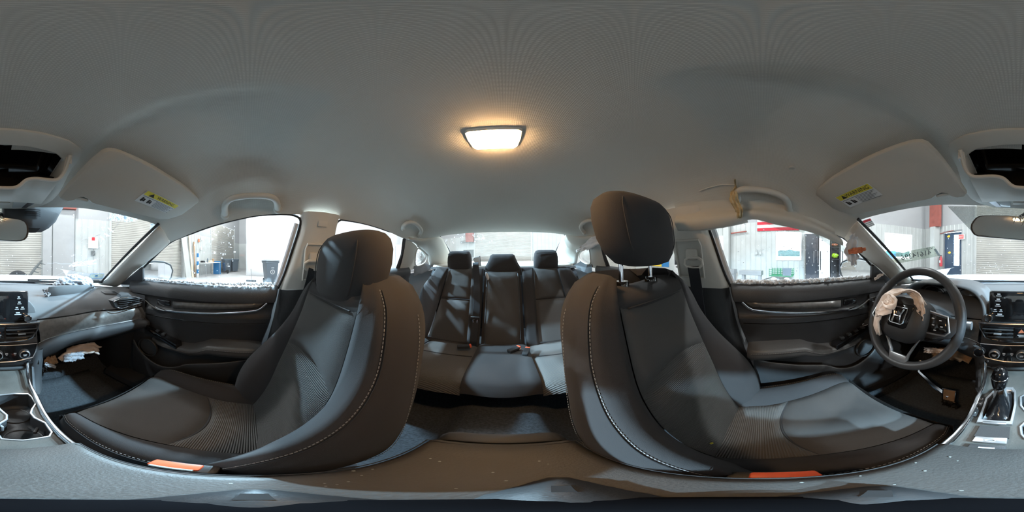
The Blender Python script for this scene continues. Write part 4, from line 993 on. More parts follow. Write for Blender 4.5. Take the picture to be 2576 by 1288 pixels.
# ================================================================ front seats
SX = .345                                          # seat centre line
BACK = [(.42, 0), (.5, -.035), (.6, -.07), (.7, -.10), (.8, -.135), (.9, -.17), (1.0, -.205), (1.03, -.225)]   # z -> y of the middle of the backrest
PROT = [(.42, .055), (.5, .085), (.58, .10), (.66, .094), (.74, .066), (.81, .036), (.88, .014), (.95, .006), (1.02, -.004)]   # how far the wings stand forward
CREST = [(.42, .185), (.5, .212), (.58, .228), (.68, .228), (.78, .216), (.85, .206), (.9, .198), (.96, .184), (1.0, .162), (1.03, .12)]
INS = [(.42, .118), (.5, .125), (.6, .132), (.7, .138), (.8, .137), (.9, .128), (1.0, .12), (1.03, .105)]
REARW_ = [(.42, .175), (.5, .2), (.65, .212), (.85, .208), (.95, .195), (1.01, .15), (1.03, .10)]
def seat(s, dy, label, lift):
    who = SIDE[s]
    T = lambda x, y, z: Vector((s * (SX + x), y + dy, z))       # x: + away from the console
    st = thing('bucket_seat', label, 'seat', T(0, .1, .27), 'front seats')
    zs = [.42 + .61 * i / 30 for i in range(31)]
    by = lambda z: sinterp(BACK, z)
    # --- centre panels (upper smooth, lower ribbed) with a curved split
    def insert(z0f, z1f, nm, mt):
        P = []
        for j in range(13):
            row = []; 
            for i in range(21):
                u = -1 + i / 10; z = lerp(z0f(u), z1f(u), j / 12); w = sinterp(INS, z)
                edge = max(abs(u) ** 6, abs(2 * j / 12 - 1) ** 8)
                row.append(T(u * w, by(z) + .010 * (1 - edge) + .012 * u * u - .004, z))
            P.append(row)
        return MB().grid(P).build(nm, mt, st, sharp=0)
    split = lambda u: .785 + .022 * (1 - u * u) - .0 * u
    insert(lambda u: split(u), lambda u: .968 + .006 * u * u, 'backrest_upper_panel', 'seat_insert')
    insert(lambda u: .43, lambda u: split(u), 'backrest_lower_panel', 'seat_ribbed_back')
    # --- wings: from the insert seam over the crest, round the side to the back
    for k in (-1, 1):
        P = []
        for z in zs:
            wi, wc, pr, wr = sinterp(INS, z), max(sinterp(CREST, z), sinterp(INS, z) + .02), sinterp(PROT, z), sinterp(REARW_, z); y = by(z)
            row = [(wi, y + .004), (wi + .006, y + .012), (lerp(wi, wc, .35), y + pr * .55 + .008), (lerp(wi, wc, .7), y + pr * .92), (lerp(wi, wc, .9), y + pr), (wc, y + pr - .012), (wc + .012, y + pr - .035), (wc + .014, y + lerp(pr - .03, -.10, .45)), (lerp(wc, wr, .6) + .008, y - .09), (wr, y - .125), (wr - .03, y - .14)]
            P.append([T(k * x, yy, z) for x, yy in row])
        # crown the top of the wing
        z = 1.036; P.append([T(k * min(q, .12), by(1.03) + d, z - .030 * sstep(.112, .098, q)) for q, d in ((.10, .0), (.10, .0), (.105, .0), (.11, -.01), (.115, -.02), (.115, -.03), (.115, -.05), (.115, -.07), (.11, -.09), (.10, -.11), (.09, -.12))])
        MB().grid(P).build('backrest_wing', 'seat_cloth', st, sharp=0)
        # sewn line on the crest and on the side
        crest = [T(k * (max(sinterp(CREST, z), sinterp(INS, z) + .02) + .001), by(z) + sinterp(PROT, z) - .0105, z) for z in [.47 + .545 * i / 40 for i in range(41)]]
        dashes(crest, .0075, .0045, .0009).build('stitching', 'stitch', st)
        MB().tube([p + Vector((s * k * .003, -.003, 0)) for p in crest], .0011, 5).build('piping', 'seat_piping', st)
        side = [T(k * (lerp(sinterp(CREST, z), sinterp(REARW_, z), .6) + .0105), by(z) - .089, z) for z in [.50 + .46 * i / 40 for i in range(41)]]
        dashes(side, .008, .0045, .0008).build('stitching', 'stitch', st)
    # top roll and back shell
    P = []
    for i in range(17):
        u = -1 + i / 8; x = .128 * u
        P.append([T(x, by(.965) + .004, .962), T(x * .98, by(.975) + .008, .975), T(x * .98, by(.985) + .0, .990 + .012 * u * u), T(x * .98, by(1.0) - .04, 1.0 + .014 * u * u), T(x * .98, by(1.0) - .09, .995 + .014 * u * u), T(x * .98, by(1.0) - .135, .975)])
    MB().grid(P).build('top_roll', 'seat_cloth', st, sharp=0)
    MB().tube([T(.104 * (-1 + i / 8), by(.97) + .009, .970) for i in range(17)], .0022, 5).build('top_seam', 'seat_piping', st)
    P = [[T(u * (sinterp(REARW_, z) - .02), by(z) - .142 - .012 * (1 - u * u) , z) for u in [-1 + i / 6 for i in range(13)]] for z in zs]
    MB().grid(P).build('back_shell', 'door_black', st, sharp=0)
    # --- cushion
    CZ = [(-.06, .455), (0, .468), (.1, .488), (.2, .506), (.3, .522), (.335, .518), (.355, .500), (.365, .465), (.368, .40)]
    cz = lambda y: sinterp(CZ, y)
    IW = [(-.06, .10), (0, .125), (.1, .128), (.2, .142), (.3, .160), (.365, .165)]
    def cush(y0f, y1f, nm, mt, dip=0.0):
        P = []
        for j in range(15):
            row = []
            for i in range(21):
                u = -1 + i / 10; y = lerp(y0f(u), y1f(u), j / 14); w = sinterp(IW, y); e = max(abs(u) ** 6, abs(2 * j / 14 - 1) ** 10)
                row.append(T(u * w, y, cz(y) + .016 * (1 - e) + .006 * u * u - .006 - dip * math.sin(math.pi * j / 14)))
            P.append(row)
        return MB().grid(P).build(nm, mt, st, sharp=0)
    cs = lambda u: .115 - .035 * (1 - u * u) + .012
    cush(lambda u: cs(u), lambda u: .362, 'cushion_front_panel', 'seat_insert')
    cush(lambda u: -.045 + .02 * abs(u) ** 3, lambda u: cs(u), 'cushion_rear_panel', 'seat_ribbed', .006)
    MB().tube([T(sinterp(IW, cs(-1 + i / 10)) * (-1 + i / 10) * .99, cs(-1 + i / 10), cz(cs(-1 + i / 10)) - .003) for i in range(21)], .003, 6).build('cushion_seam', 'seat_piping', st)
    # rear web between cushion and back
    MB().grid([[T(-.19 + .38 * i / 10, y, z) for y, z in ((-.03, .458), (-.055, .452), (-.08, .44), (-.09, .40))] for i in range(11)]).build('cushion_web', 'seat_insert', st, sharp=0)
    ys = [-.10 + .465 * i / 24 for i in range(25)]
    for k in (-1, 1):
        P = []; seam = []
        for y in ys:
            w = sinterp(IW, y); z = cz(max(y, -.05)); f = sstep(-.10, -.02, y); b = .030 * sstep(-.1, .05, y) * (1 - .55 * sstep(.25, .365, y)); ww = lerp(.195, .225, f) - .015 * sstep(.3, .365, y)
            if k < 0: ww -= .018
            row = [(w, z - .006), (w + .005, z + .004), (lerp(w, ww, .45), z + b), (lerp(w, ww, .75), z + b * 1.02), (ww, z + b * .6 - .004), (ww + .012, z - .03), (ww + .012, z - .09), (ww - .005, z - .15)]
            if y > .34: row = [(a, min(c, z + .004 + .3 * (c - z))) for a, c in row]
            P.append([T(k * a, y, c) for a, c in row]); seam.append(T(k * (ww + .001), y, z + b * .6 - .0035))
        # close the front of the bolster
        P.append([T(k * min(a, .20), .372, min(c, .44)) for a, c in row])
        MB().grid(P).build('cushion_bolster', 'seat_cloth', st, sharp=0)
        dashes(seam[3:-1], .0075, .0045, .0009).build('stitching', 'stitch', st)
        MB().tube([p + Vector((s * k * .004, 0, -.002)) for p in seam[3:-1]], .0016, 5).build('piping', 'seat_piping', st)
    P = [[T(u * .20, .368 + .004 * (1 - u * u), z) for z in (.49, .45, .38, .33)] for u in [-1 + i / 6 for i in range(13)]]
    MB().grid(P).build('cushion_front', 'seat_cloth', st, sharp=0)
    MB().box(T(0, .12, .36), (.38, .42, .06)).build('seat_frame', 'black_plastic', st, bevel=.01)
    for k in (-1, 1): MB().box(T(k * .15, .1, .28), (.04, .5, .05)).build('rail', 'satin_silver', st, bevel=.006)
    MB().loft([[T(.195, y, z) for y, z in ((-.12, .40), (.05, .40), (.10, .36), (.05, .33), (-.12, .33))], [T(.212, y, z) for y, z in ((-.12, .40), (.05, .40), (.10, .36), (.05, .33), (-.12, .33))]]).build('side_cover', 'black_plastic', st, bevel=.006)
    MB().blob(T(.20, -.08, .43), (.035, .05, .05)).build('hinge_cover', 'satin_silver', st)
    # --- head restraint on two posts
    hz = 1.064 + lift; hy = by(1.03) - .045
    rings = []
    prof = [(.0, .0, -.108), (.05, .022, -.108), (.086, .036, -.100), (.112, .045, -.076), (.128, .050, -.042), (.135, .053, .0), (.133, .053, .035), (.122, .049, .060), (.106, .042, .074), (.085, .032, .082), (.05, .018, .086), (0, 0, .087)]
    for w, dp, z in prof:
        ring = []
        for i in range(28):
            t = 2 * math.pi * i / 28; c, sn = math.cos(t), math.sin(t)
            x = math.copysign(abs(c) ** .66, c) * max(w, .001); yf = math.copysign(abs(sn) ** .7, sn) * max(dp, .001)
            ring.append(T(x, hy + .012 + yf - z * .22 + (.014 * (1 - (x / .14) ** 2) if sn > 0 else 0) * (dp / .05), hz + z))
        rings.append(ring)
    hr = MB().loft(rings, False).build('head_restraint', 'seat_cloth', st, sharp=0)
    for k in (-1, 1):
        sm = [T(k * .095 * f, hy + .012 + sg * .050 * f - z * .22 + (.006 if sg > 0 else 0), hz + z) for z, f, sg in ((-.1, .55, 1), (-.06, .9, 1), (-.01, 1.0, 1), (.035, 1.0, 1), (.06, .86, 1), (.078, .62, 1), (.084, .3, 1))]
        MB().tube(curve(sm, 24), .0014, 5).build('headrest_seam', 'seat_piping', hr)
        MB().tube([T(k * .058, hy + .012, .955), T(k * .058, hy + .008, hz - .07)], .0065, 10).build('post', 'chrome', st)
        MB().lathe(T(k * .058, hy + .012, 1.002), (0, 0, 1), [(.004, .012), (.016, .012), (.019, .007), (.019, -.006), (.012, -.008)], 20).build('post_guide', 'gloss_black', st)
    return st
seat(1, 0.0, 'black cloth passenger seat with its head restraint pushed down', 0.0)
seat(-1, -.05, 'black cloth driver seat with its head restraint raised on bright posts', .096)
# ================================================================ rear bench
def rear_bench():
    b = thing('rear_bench', 'dark cloth rear bench with three head restraints', 'seat', (0, -.85, .27))
    CZ = [(-1.02, .455), (-.95, .475), (-.8, .495), (-.68, .505), (-.60, .500), (-.565, .475), (-.55, .43), (-.545, .33)]
    def cush(x0, x1, nm, mt, dz=0.0, y0=-1.0, y1=-.55, puff=.014, n=14):
        P = []
        for j in range(25):
            y = lerp(y0, y1, j / 24); row = []
            for i in range(n + 1):
                u = -1 + 2 * i / n; e = max(abs(u) ** 8, 0); row.append(Vector((lerp(x0, x1, i / n), y + .02 * (1 - abs(u) ** 2) * sstep(-.7, -.56, y), sinterp(CZ, y) + dz + puff * (1 - e) - .004)))
            P.append(row)
        return MB().grid(P).build(nm, mt, b, sharp=0)
    cush(.145, .47, 'cushion_panel', 'seat_ribbed', -.004); cush(-.47, -.145, 'cushion_panel', 'seat_ribbed', -.004); cush(-.145, .145, 'cushion_middle', 'seat_cloth', .012)
    cush(.47, .63, 'cushion_bolster', 'seat_cloth', .004); cush(-.63, -.47, 'cushion_bolster', 'seat_cloth', .004)
    for s in (1, -1):
        MB().tube([(s * .145, lerp(-1, -.56, i / 12), sinterp(CZ, lerp(-1, -.56, i / 12)) + .002) for i in range(13)], .003, 5).build('cushion_seam', 'seat_piping', b)
        MB().tube([(s * (.15 + .3 * i / 6), -.80 + .02 * i / 6, sinterp(CZ, -.8) + .009) for i in range(7)], .0025, 5).build('cushion_seam', 'seat_piping', b)
        MB().box((s * .36, -1.0, .482), (.30, .03, .012), Matrix.Rotation(R(-8 * s), 3, 'Y') if False else None).build('anchor_flap', 'seat_cloth', b, bevel=.004)
    BY = [(.43, -.975), (.5, -1.01), (.6, -1.06), (.75, -1.13), (.9, -1.20), (.98, -1.24), (1.0, -1.255)]
    def back(x0f, x1f, z0, z1, nm, mt, dy=0.0, puff=.016, n=12):
        P = []
        for j in range(21):
            z = lerp(z0, z1, j / 20); x0, x1 = x0f(z), x1f(z); row = []
            for i in range(n + 1):
                u = -1 + 2 * i / n; e = max(abs(u) ** 6, abs(2 * j / 20 - 1) ** 12); row.append(Vector((lerp(x0, x1, i / n), sinterp(BY, z) + dy + puff * (1 - e), z)))
            P.append(row)
        return MB().grid(P).build(nm, mt, b, sharp=0)
    c = lambda v: (lambda z: v)
    for s in (1, -1):
        xi, xo = (lambda z: s * (.225 + .02 * (z - .45))), (lambda z: s * (.50 - .14 * (z - .45)))
        back(xi, xo, .44, .765, 'backrest_panel', 'seat_insert'); back(xi, xo, .765, .985, 'backrest_panel', 'seat_insert', -.002)
        MB().tube([(lerp(xi(.765), xo(.765), i / 8), sinterp(BY, .765) + .006, .765) for i in range(9)], .003, 5).build('backrest_seam', 'seat_piping', b)
        back(xo, lambda z: s * (.63 - .10 * sstep(.8, 1.0, z)), .43, .985, 'backrest_bolster', 'seat_cloth', .02, .03)
        back(lambda z: s * .145, xi, .43, .985, 'backrest_bolster', 'seat_cloth', .006, .02)
        # outer head restraint with soft top
        rings = []
        for z, w, d in ((.965, .085, .03), (.985, .098, .045), (1.03, .100, .052), (1.07, .098, .052), (1.10, .092, .045), (1.12, .082, .03), (1.126, .06, .012)):
            rings.append([Vector((s * .345 + math.copysign(abs(math.cos(t)) ** .55, math.cos(t)) * w, -1.275 + math.copysign(abs(math.sin(t)) ** .7, math.sin(t)) * d, z)) for t in (2 * math.pi * i / 24 for i in range(24))])
        hr = MB().loft(rings).build('head_restraint', 'seat_cloth', b, sharp=0)
        MB().tube([Vector((s * .345 + x, -1.228, 1.108 - .4 * abs(x) ** 1.5)) for x in [-.085 + .017 * i for i in range(11)]], .0016, 5).build('headrest_seam', 'seat_piping', hr)
        for k in (-1, 1): MB().tube([(s * .345 + k * .04, -1.275, .96), (s * .345 + k * .04, -1.275, 1.0)], .006, 8).build('post', 'chrome', b)
    # fold-down armrest in the middle
    back(lambda z: -.135, lambda z: .135, .43, .985, 'backrest_middle', 'seat_cloth', .0, .01)
    P = []
    for j in range(17):
        z = lerp(.47, .96, j / 16); w = .112 - .012 * (1 - sstep(.47, .6, z)); 
        P.append([Vector((w * u, sinterp(BY, z) + .018 + .016 * (1 - max(abs(u) ** 8, abs(2 * j / 16 - 1) ** 14)), z)) for u in [-1 + i / 8 for i in range(17)]])
    ar = MB().grid(P).build('folded_armrest', 'seat_insert', b, sharp=0)
    MB().tube([Vector((x * .114, sinterp(BY, z) + .016, z)) for x, z in ((-1, .95), (-1, .8), (-1, .6), (-.95, .49), (-.8, .465), (0, .46), (.8, .465), (.95, .49), (1, .6), (1, .8), (1, .95))], .006, 6).build('armrest_rim', 'dark_plastic', ar)
    MB().blob((.11, sinterp(BY, .93) + .03, .93), (.012, .01, .035), rot=Matrix.Rotation(R(20), 3, 'Y')).build('pull_tab', 'icon_white', ar)
    rings = []
    for z, w, d in ((.93, .15, .03), (.965, .145, .045), (1.0, .135, .05), (1.03, .118, .05), (1.06, .104, .048), (1.085, .095, .038), (1.096, .08, .02)):
        rings.append([Vector((math.copysign(abs(math.cos(t)) ** .5, math.cos(t)) * w, -1.27 + math.copysign(abs(math.sin(t)) ** .7, math.sin(t)) * d, z)) for t in (2 * math.pi * i / 24 for i in range(24))])
    MB().loft(rings).build('head_restraint', 'seat_cloth', b, sharp=0)
    # top of the backrest
    MB().grid([[Vector((x, y, z)) for y, z in ((-1.245, .975), (-1.26, .988), (-1.31, .99), (-1.34, .97))] for x in [-.60 + .06 * i for i in range(21)]]).build('backrest_top', 'seat_cloth', b, sharp=0)
    return b
rear_bench()
# ================================================================ dashboard
dash = thing('dashboard', 'grey and black dashboard with bright trim lines below the windshield', 'dashboard', (0, .85, .6))
YB = lambda x: 1.185 - .37 * (x / .63) ** 2
def seam_y(x): return .622 - .10 * sstep(.40, .66, abs(x))
P = []
for i in range(61):
    x = -.735 + 1.47 * i / 60; sy = seam_y(x); yb = YB(x); d = sstep(.52, .69, abs(x))
    base = [(yb, .883), (lerp(yb, sy, .18), .890), (lerp(yb, sy, .20), .886), (lerp(yb, sy, .22), .892), (lerp(yb, sy, .45), .897), (lerp(yb, sy, .68), .892), (sy + .085, .880), (sy + .05, .866), (sy + .022, .846), (sy + .005, .826), (sy, .815)]
    P.append([Vector((x, y, z + .006 * d)) for y, z in base])
mbp = MB().grid(P); PAD = bvh(mbp); mbp.build('top_pad', 'dash_soft', dash, sharp=0)
MB().tube([Vector((-.66 + 1.32 * i / 40, lerp(YB(-.66 + 1.32 * i / 40), seam_y(-.66 + 1.32 * i / 40), .2), .889)) for i in range(41)], .004, 6).build('top_groove', 'dash_dark', dash)
CH = [(.145, .60, .700), (.165, .603, .716), (.20, .606, .727), (.26, .605, .736), (.34, .598, .744), (.44, .575, .750), (.52, .55, .752), (.60, .525, .752), (.66, .50, .750)]
for s in (1, -1):
    top = [(x, seam_y(x) - .001, .813) for x in (.155, .20, .26, .34, .44, .52, .60, .66)]
    A, B = curve(top, 26), curve(CH[1:], 26)
    MB().grid([[flip(a, s), flip(a.lerp(b, .08) + Vector((0, -.004, 0)), s), flip(a.lerp(b, .5) + Vector((0, -.012, 0)), s), flip(b, s)] for a, b in zip(A, B)]).build('trim_band', 'trim_band', dash, sharp=0)
    line_ = curve([(.118, .575, .64), (.13, .59, .67)] + CH, 50)
    MB().tube(flips([p + Vector((0, -.003, 0)) for p in line_], s), .0028, 6).build('bright_line', 'chrome', dash)
    MB().tube(flips([p + Vector((0, .004, .002)) for p in A], s), .004, 5).build('shadow_gap', 'gloss_black', dash)
    # lower pad that runs down into the console leg
    P = []
    for i, p in enumerate(curve([(.125, .585, .65)] + CH, 34)):
        x = p.x; zb = lerp(.60, .672, sstep(.14, .30, x)) + .02 * sstep(.4, .6, x); yo = -.020 * sstep(.13, .25, x)
        P.append([flip(q, s) for q in ((x, p.y, p.z), (x, p.y + yo - .006, p.z - .012), (x, p.y + yo - .010, lerp(p.z, zb, .5)), (x, p.y + yo + .002, lerp(p.z, zb, .85)), (x, p.y + yo + .03, zb), (x, p.y + .10, zb - .005))])
    MB().grid(P).build('lower_pad', 'dash_dark', dash, sharp=0)
    leg = curve([(.150, .585, .69), (.142, .575, .62), (.128, .545, .55), (.118, .50, .50)], 14)
    MB().grid([[flip(p + Vector((dx, dy, dz)), s) for dx, dy, dz in ((-.032, .05, 0), (-.030, .0, 0), (-.012, -.012, 0), (.015, -.006, 0), (.035, .03, 0), (.035, .12, 0))] for p in leg]).build('console_leg', 'dash_dark', dash, sharp=0)
    # outer vent
    o = [(.495, .57, .868), (.535, .558, .882), (.60, .535, .880), (.645, .51, .862), (.635, .515, .845), (.53, .555, .828), (.51, .562, .835)]
    o = [Vector(p) + Vector((0, -.012, 0)) for p in o]; c = sum(o, Vector()) / len(o)
    v = MB().prism(flips([p + Vector((0, .012, 0)) for p in o], s), (0, .03, 0)).build('vent', 'black_plastic', dash, smooth=False)
    MB().tube(flips(o, s), .0024, 6, closed=True).build('vent_rim', 'chrome', v)
    for k in range(4):
        z = .842 + .010 * k; MB().grid([[flip((x, lerp(.567, .508, (x - .495) / .15) + dy - .008, z + dz + .02 * (x - .57) * .3), s) for dy, dz in ((0, 0), (.012, .003))] for x in (.525 - .002 * k, .57, .625)]).build('vent_slat', 'dark_plastic', v, solid=.002)
    MB().box(flip((.585, .522, .856), s), (.03, .01, .005)).build('vent_tab', 'chrome', v, bevel=.001)
    # end cap toward the door
    MB().grid([[flip((.655 + .015 * t, lerp(.50, .60, t), z), s) for t in (0, .5, 1)] for z in (.66, .72, .78, .83, .88)]).build('end_cap', 'dash_dark', dash)
    dg = film(PAD, ((254, 733), (288, 733), (304, 743), (266, 741)), 5, 2, .002)
    if all(p is not None for r in dg for p in r): MB().grid([flips(r, s) for r in dg]).build('defrost_grille', 'black_plastic', dash, solid=.002)
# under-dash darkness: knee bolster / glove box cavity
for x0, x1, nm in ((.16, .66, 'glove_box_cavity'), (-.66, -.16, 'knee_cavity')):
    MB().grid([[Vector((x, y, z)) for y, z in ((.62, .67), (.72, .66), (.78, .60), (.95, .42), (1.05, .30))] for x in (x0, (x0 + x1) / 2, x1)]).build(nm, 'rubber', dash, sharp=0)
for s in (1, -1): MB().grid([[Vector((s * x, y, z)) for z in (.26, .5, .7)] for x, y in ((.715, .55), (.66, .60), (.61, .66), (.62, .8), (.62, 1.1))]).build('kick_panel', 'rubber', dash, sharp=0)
# ---- centre stack
MB().grid([[Vector((x, y, z)) for y, z in ((.612, .82), (.600, .735), (.585, .70), (.566, .62), (.60, .60))] for x in (-.15, -.1, 0, .1, .15)]).build('stack_face', 'dash_dark', dash, sharp=0)
fy = lambda z: interp([(.62, .566), (.70, .585), (.735, .600), (.82, .612)], z)
vo = [(-.160, .814), (.158, .814), (.150, .790), (.128, .752), (.105, .742), (0, .738), (-.105, .742), (-.130, .752), (-.152, .790)]
MB().tube([Vector((x, fy(z) - .016, z)) for x, z in vo], [.0042] * 9, 6, closed=True).build('vent_outline', 'chrome', dash)
MB().prism([Vector((x * .985, fy(z) - .004, z)) for x, z in vo], (0, -.008, 0)).build('vent_face', 'black_plastic', dash, smooth=False)
for x0, x1 in ((-.142, -.030), (.030, .142)):
    v = MB().box(((x0 + x1) / 2, .592, .778), (x1 - x0, .012, .052)).build('centre_vent', 'gloss_black', dash, bevel=.003)
    for k in range(3):
        z = .762 + .016 * k; sh = .012 * (k - 2) if x0 < 0 else 0; a, b = (x0 + .016 - .008 * k, x1) if x0 < 0 else (x0, x1 - .016 + .008 * k)
        MB().box(((a + b) / 2, .583, z), (b - a, .012, .0035), Matrix.Rotation(R(-14), 3, 'X')).build('vent_slat', 'dark_plastic', v)
    MB().box(((x0 + x1) / 2, .574, .779), (.028, .012, .005)).build('vent_tab', 'satin_silver', v, bevel=.0015)
hz = MB().box((-.001, .590, .779), (.05, .016, .046)).build('hazard_switch', 'gloss_black', dash, bevel=.003)
MB().add([(-.013, .5812, .782), (.011, .5812, .782), (-.001, .5812, .799)], [(0, 1, 2)]).build('hazard_triangle', 'torn_orange', hz, smooth=False)
for k in (0, 1): MB().box((-.001, .5815, .772 - .007 * k), (.028 - .008 * k, .001, .003)).build('print_line', 'icon_white', hz, smooth=False)
ho = [(-.150, .722), (.146, .722), (.138, .690), (.125, .664), (.06, .652), (0, .650), (-.06, .652), (-.128, .664), (-.142, .690)]
MB().prism([Vector((x, fy(z) - .002, z)) for x, z in ho], (0, -.008, 0)).build('climate_panel', 'gloss_black', dash, smooth=False)
MB().tube([Vector((x, fy(z) - .011, z)) for x, z in ho], .0022, 6, closed=True).build('climate_outline', 'satin_silver', dash)
for s in (1, -1): MB().prism([Vector((s * x, .575, z)) for x, z in ((.128, .690), (.140, .700), (.126, .664), (.105, .660))], (0, .006, 0)).build('bright_corner', 'satin_silver', dash, smooth=False)
for x in (-.095, 0.0, .095):
    k = MB().lathe((x, .578, .684), (0, -1, .12), [(.0205, 0), (.0205, .008), (.019, .020), (.016, .022), (.015, .019), (.001, .019)], 32).build('climate_knob', 'satin_silver', dash)
    MB().lathe((x, .5585, .6865), (0, -1, .12), [(.001, .0), (.0148, .0), (.0148, .002), (.001, .0025)], 24).build('knob_face', 'gloss_black', k)
    MB().box((x, .5555, .688), (.014, .0008, .0025)).box((x, .5555, .683), (.010, .0008, .002)).build('knob_print', 'icon_white', k, smooth=False)
for x in (-.062, -.034, .032, .062):
    MB().box((x, fy(.686) - .0115, .688), (.010, .0008, .006)).box((x, fy(.68) - .0115, .681), (.006, .0008, .002)).build('climate_icon', 'icon_white', dash, smooth=False)
# cubby below the climate panel
MB().add([(-.13, .566, .632), (.13, .566, .632), (.115, .55, .50), (-.115, .55, .50), (-.11, .76, .61), (.11, .76, .61), (.105, .76, .50), (-.105, .76, .50)], [(0, 1, 5, 4), (4, 5, 6, 7), (0, 4, 7, 3), (1, 2, 6, 5), (3, 7, 6, 2)]).build('storage_cubby', 'rubber', dash, smooth=False)
MB().box((0, .556, .618), (.205, .012, .012)).build('cubby_edge', 'dark_plastic', dash, bevel=.003)
MB().box((0, .60, .578), (.2, .05, .012)).build('cubby_shelf', 'dark_plastic', dash, bevel=.003)
ob = MB().box((.02, .61, .536), (.10, .03, .066)).build('orange_packet', 'torn_orange', smooth=True, bevel=.003); tag(ob, 'small orange packet lying in the cubby below the climate knobs', 'packet')
# ---- screen
ear = [(.0, .818), (.155, .818), (.158, .835), (.150, .865), (.132, .89), (.105, .905), (0, .91)]
er = [Vector((x, .640, z)) for x, z in ear] + [Vector((-x, .640, z)) for x, z in ear[::-1] if x]
MB().prism(er, (0, .03, 0)).build('screen_surround', 'dash_soft', dash, bevel=.006)
scr = MB().box((-.003, .627, .875), (.246, .020, .132), Matrix.Rotation(R(-6), 3, 'X')).build('touch_screen', 'screen_glass', dash, bevel=.008, seg=3)
su, sv = Vector((1, 0, 0)), Matrix.Rotation(R(-6), 3, 'X') @ Vector((0, 0, 1)); sn = su.cross(sv); so = Vector((-.003, .627, .875)) + sn * .0106
for x, z, w in ((-.085, .045, .02), (-.087, .025, .022), (-.088, .004, .022), (-.098, -.018, .016), (-.076, -.018, .014), (-.080, -.036, .03), (.084, .035, .014), (.086, .014, .016), (.076, -.008, .016), (.098, -.008, .016), (.080, -.030, .026)):
    MB().frame_box(so + su * (x - w / 2) + sv * z, su * w, sv * .003, sn * .0004).frame_box(so + su * (x - w * .3) + sv * (z + .006), su * w * .6, sv * .005, sn * .0004).build('screen_icon', 'icon_white', scr, smooth=False)
MB().frame_box(so - su * .122 + sv * -.0665, su * .244, sv * .006, sn * .002).build('screen_foot', 'black_plastic', scr, smooth=False)
for x in (-.119, .115):
    p = so + su * x - sv * .042
    k = MB().lathe(p, sn, [(.0165, -.004), (.0165, .012), (.015, .020), (.012, .021), (.0115, .018), (.001, .018)], 28).build('volume_knob', 'chrome', scr)
    MB().lathe(p + sn * .0175, sn, [(.001, 0), (.0112, 0), (.0112, .0015), (.001, .002)], 24).build('knob_face', 'black_plastic', scr)
# ---- instrument binnacle
def hood(k, y0, dz=0.0):
    pts = []
    for i in range(25):
        a = math.pi * i / 24; x = -.345 - .205 * k * math.copysign(abs(math.cos(a)) ** .62, math.cos(a)); z = .80 + (.150 * k) * math.sin(a) ** .55
        pts.append(Vector((x, y0 + .05 * (1 - math.sin(a)) * 0 + .04 * math.sin(a) - .02, z + dz)))
    return pts
rows = [hood(.90, .74), hood(.93, .66), hood(.955, .625), hood(.99, .618), hood(1.04, .635), hood(1.06, .70), hood(1.05, .78), hood(1.0, .88, -.02), hood(.9, .95, -.04)]
MB().grid(rows).build('binnacle_hood', 'dash_soft', dash, sharp=0)
r_ = hood(.92, .735); MB().poly(r_).build('cluster_face', 'gloss_black', dash, smooth=False)
for cx in (-.43, -.26):
    MB().tube([Vector((cx + .062 * math.cos(t), .725, .865 + .055 * math.sin(t))) for t in (2 * math.pi * i / 30 for i in range(30))], .002, 5, closed=True).build('gauge_ring', 'dark_plastic', dash)
# ---- column, stalks
def wheel_frame():
    c = Vector((-.345, .428, .863)); ax = Vector((0, -math.cos(R(24)), math.sin(R(24)))); u = Vector((1, 0, 0)); v = u.cross(-ax) * -1
    v = Vector((0, math.sin(R(24)), math.cos(R(24))))
    a = R(2); return c, ax, u * math.cos(a) + v * math.sin(a), v * math.cos(a) - u * math.sin(a)
wc, wax, wu, wv = wheel_frame()
WP = lambda a, b, h=0.0: wc + wu * a + wv * b + wax * h
sc = thing('column_shroud', 'black steering column cover with two stalks behind the wheel', 'column', wc - wax * .25)
up_, rt_ = Vector((0, math.sin(R(24)), math.cos(R(24)))), Vector((1, 0, 0))
MB().loft([[wc - wax * d + rt_ * math.cos(t) * w + up_ * math.sin(t) * h - up_ * .01 for t in (2 * math.pi * i / 20 for i in range(20))] for d, w, h in ((.045, .062, .05), (.08, .075, .062), (.16, .08, .066), (.26, .085, .07))]).build('cover', 'black_plastic', sc, sharp=0)
q = wc - wax * .075
MB().tube([q + rt_ * .06, q + rt_ * .13 + up_ * .006, q + rt_ * .165 + up_ * .008], [.010, .011, .014], 10, flat=.8).build('wiper_stalk', 'black_plastic', sc)
MB().tube([q + rt_ * .165 + up_ * .008, q + rt_ * .185 + up_ * .009], [.0155, .0155], 12).build('stalk_knob', 'satin_silver', sc)
MB().tube([q - rt_ * .06 + up_ * .01, q - rt_ * .14 + up_ * .03, q - rt_ * .19 + up_ * .045], [.010, .012, .013], 10, flat=.8).build('signal_stalk', 'black_plastic', sc)
for k in range(3): MB().box(q - rt_ * (.12 + .025 * k) + up_ * (.034 + .006 * k), (.012, .003, .003)).build('stalk_print', 'icon_white', sc, smooth=False)
# start button on the knee side
p = Vector((-.150, .565, .690)); sb = MB().lathe(p, Vector((.1, -1, .25)), [(.021, -.01), (.021, .006), (.018, .010), (.016, .008), (.001, .008)], 28).build('start_button', 'chrome', dash)
MB().lathe(p + Vector((.0008, -.0085, .002)), Vector((.1, -1, .25)), [(.001, 0), (.0152, 0), (.0152, .002), (.001, .0025)], 24).build('button_face', 'gloss_black', sb)
MB().prism([p + Vector((dx, -.004, dz)) for dx, dz in ((-.022, .03), (-.012, .038), (.016, .022), (.006, .018))], (0, .006, 0)).build('bright_wedge', 'chrome', dash, smooth=False)
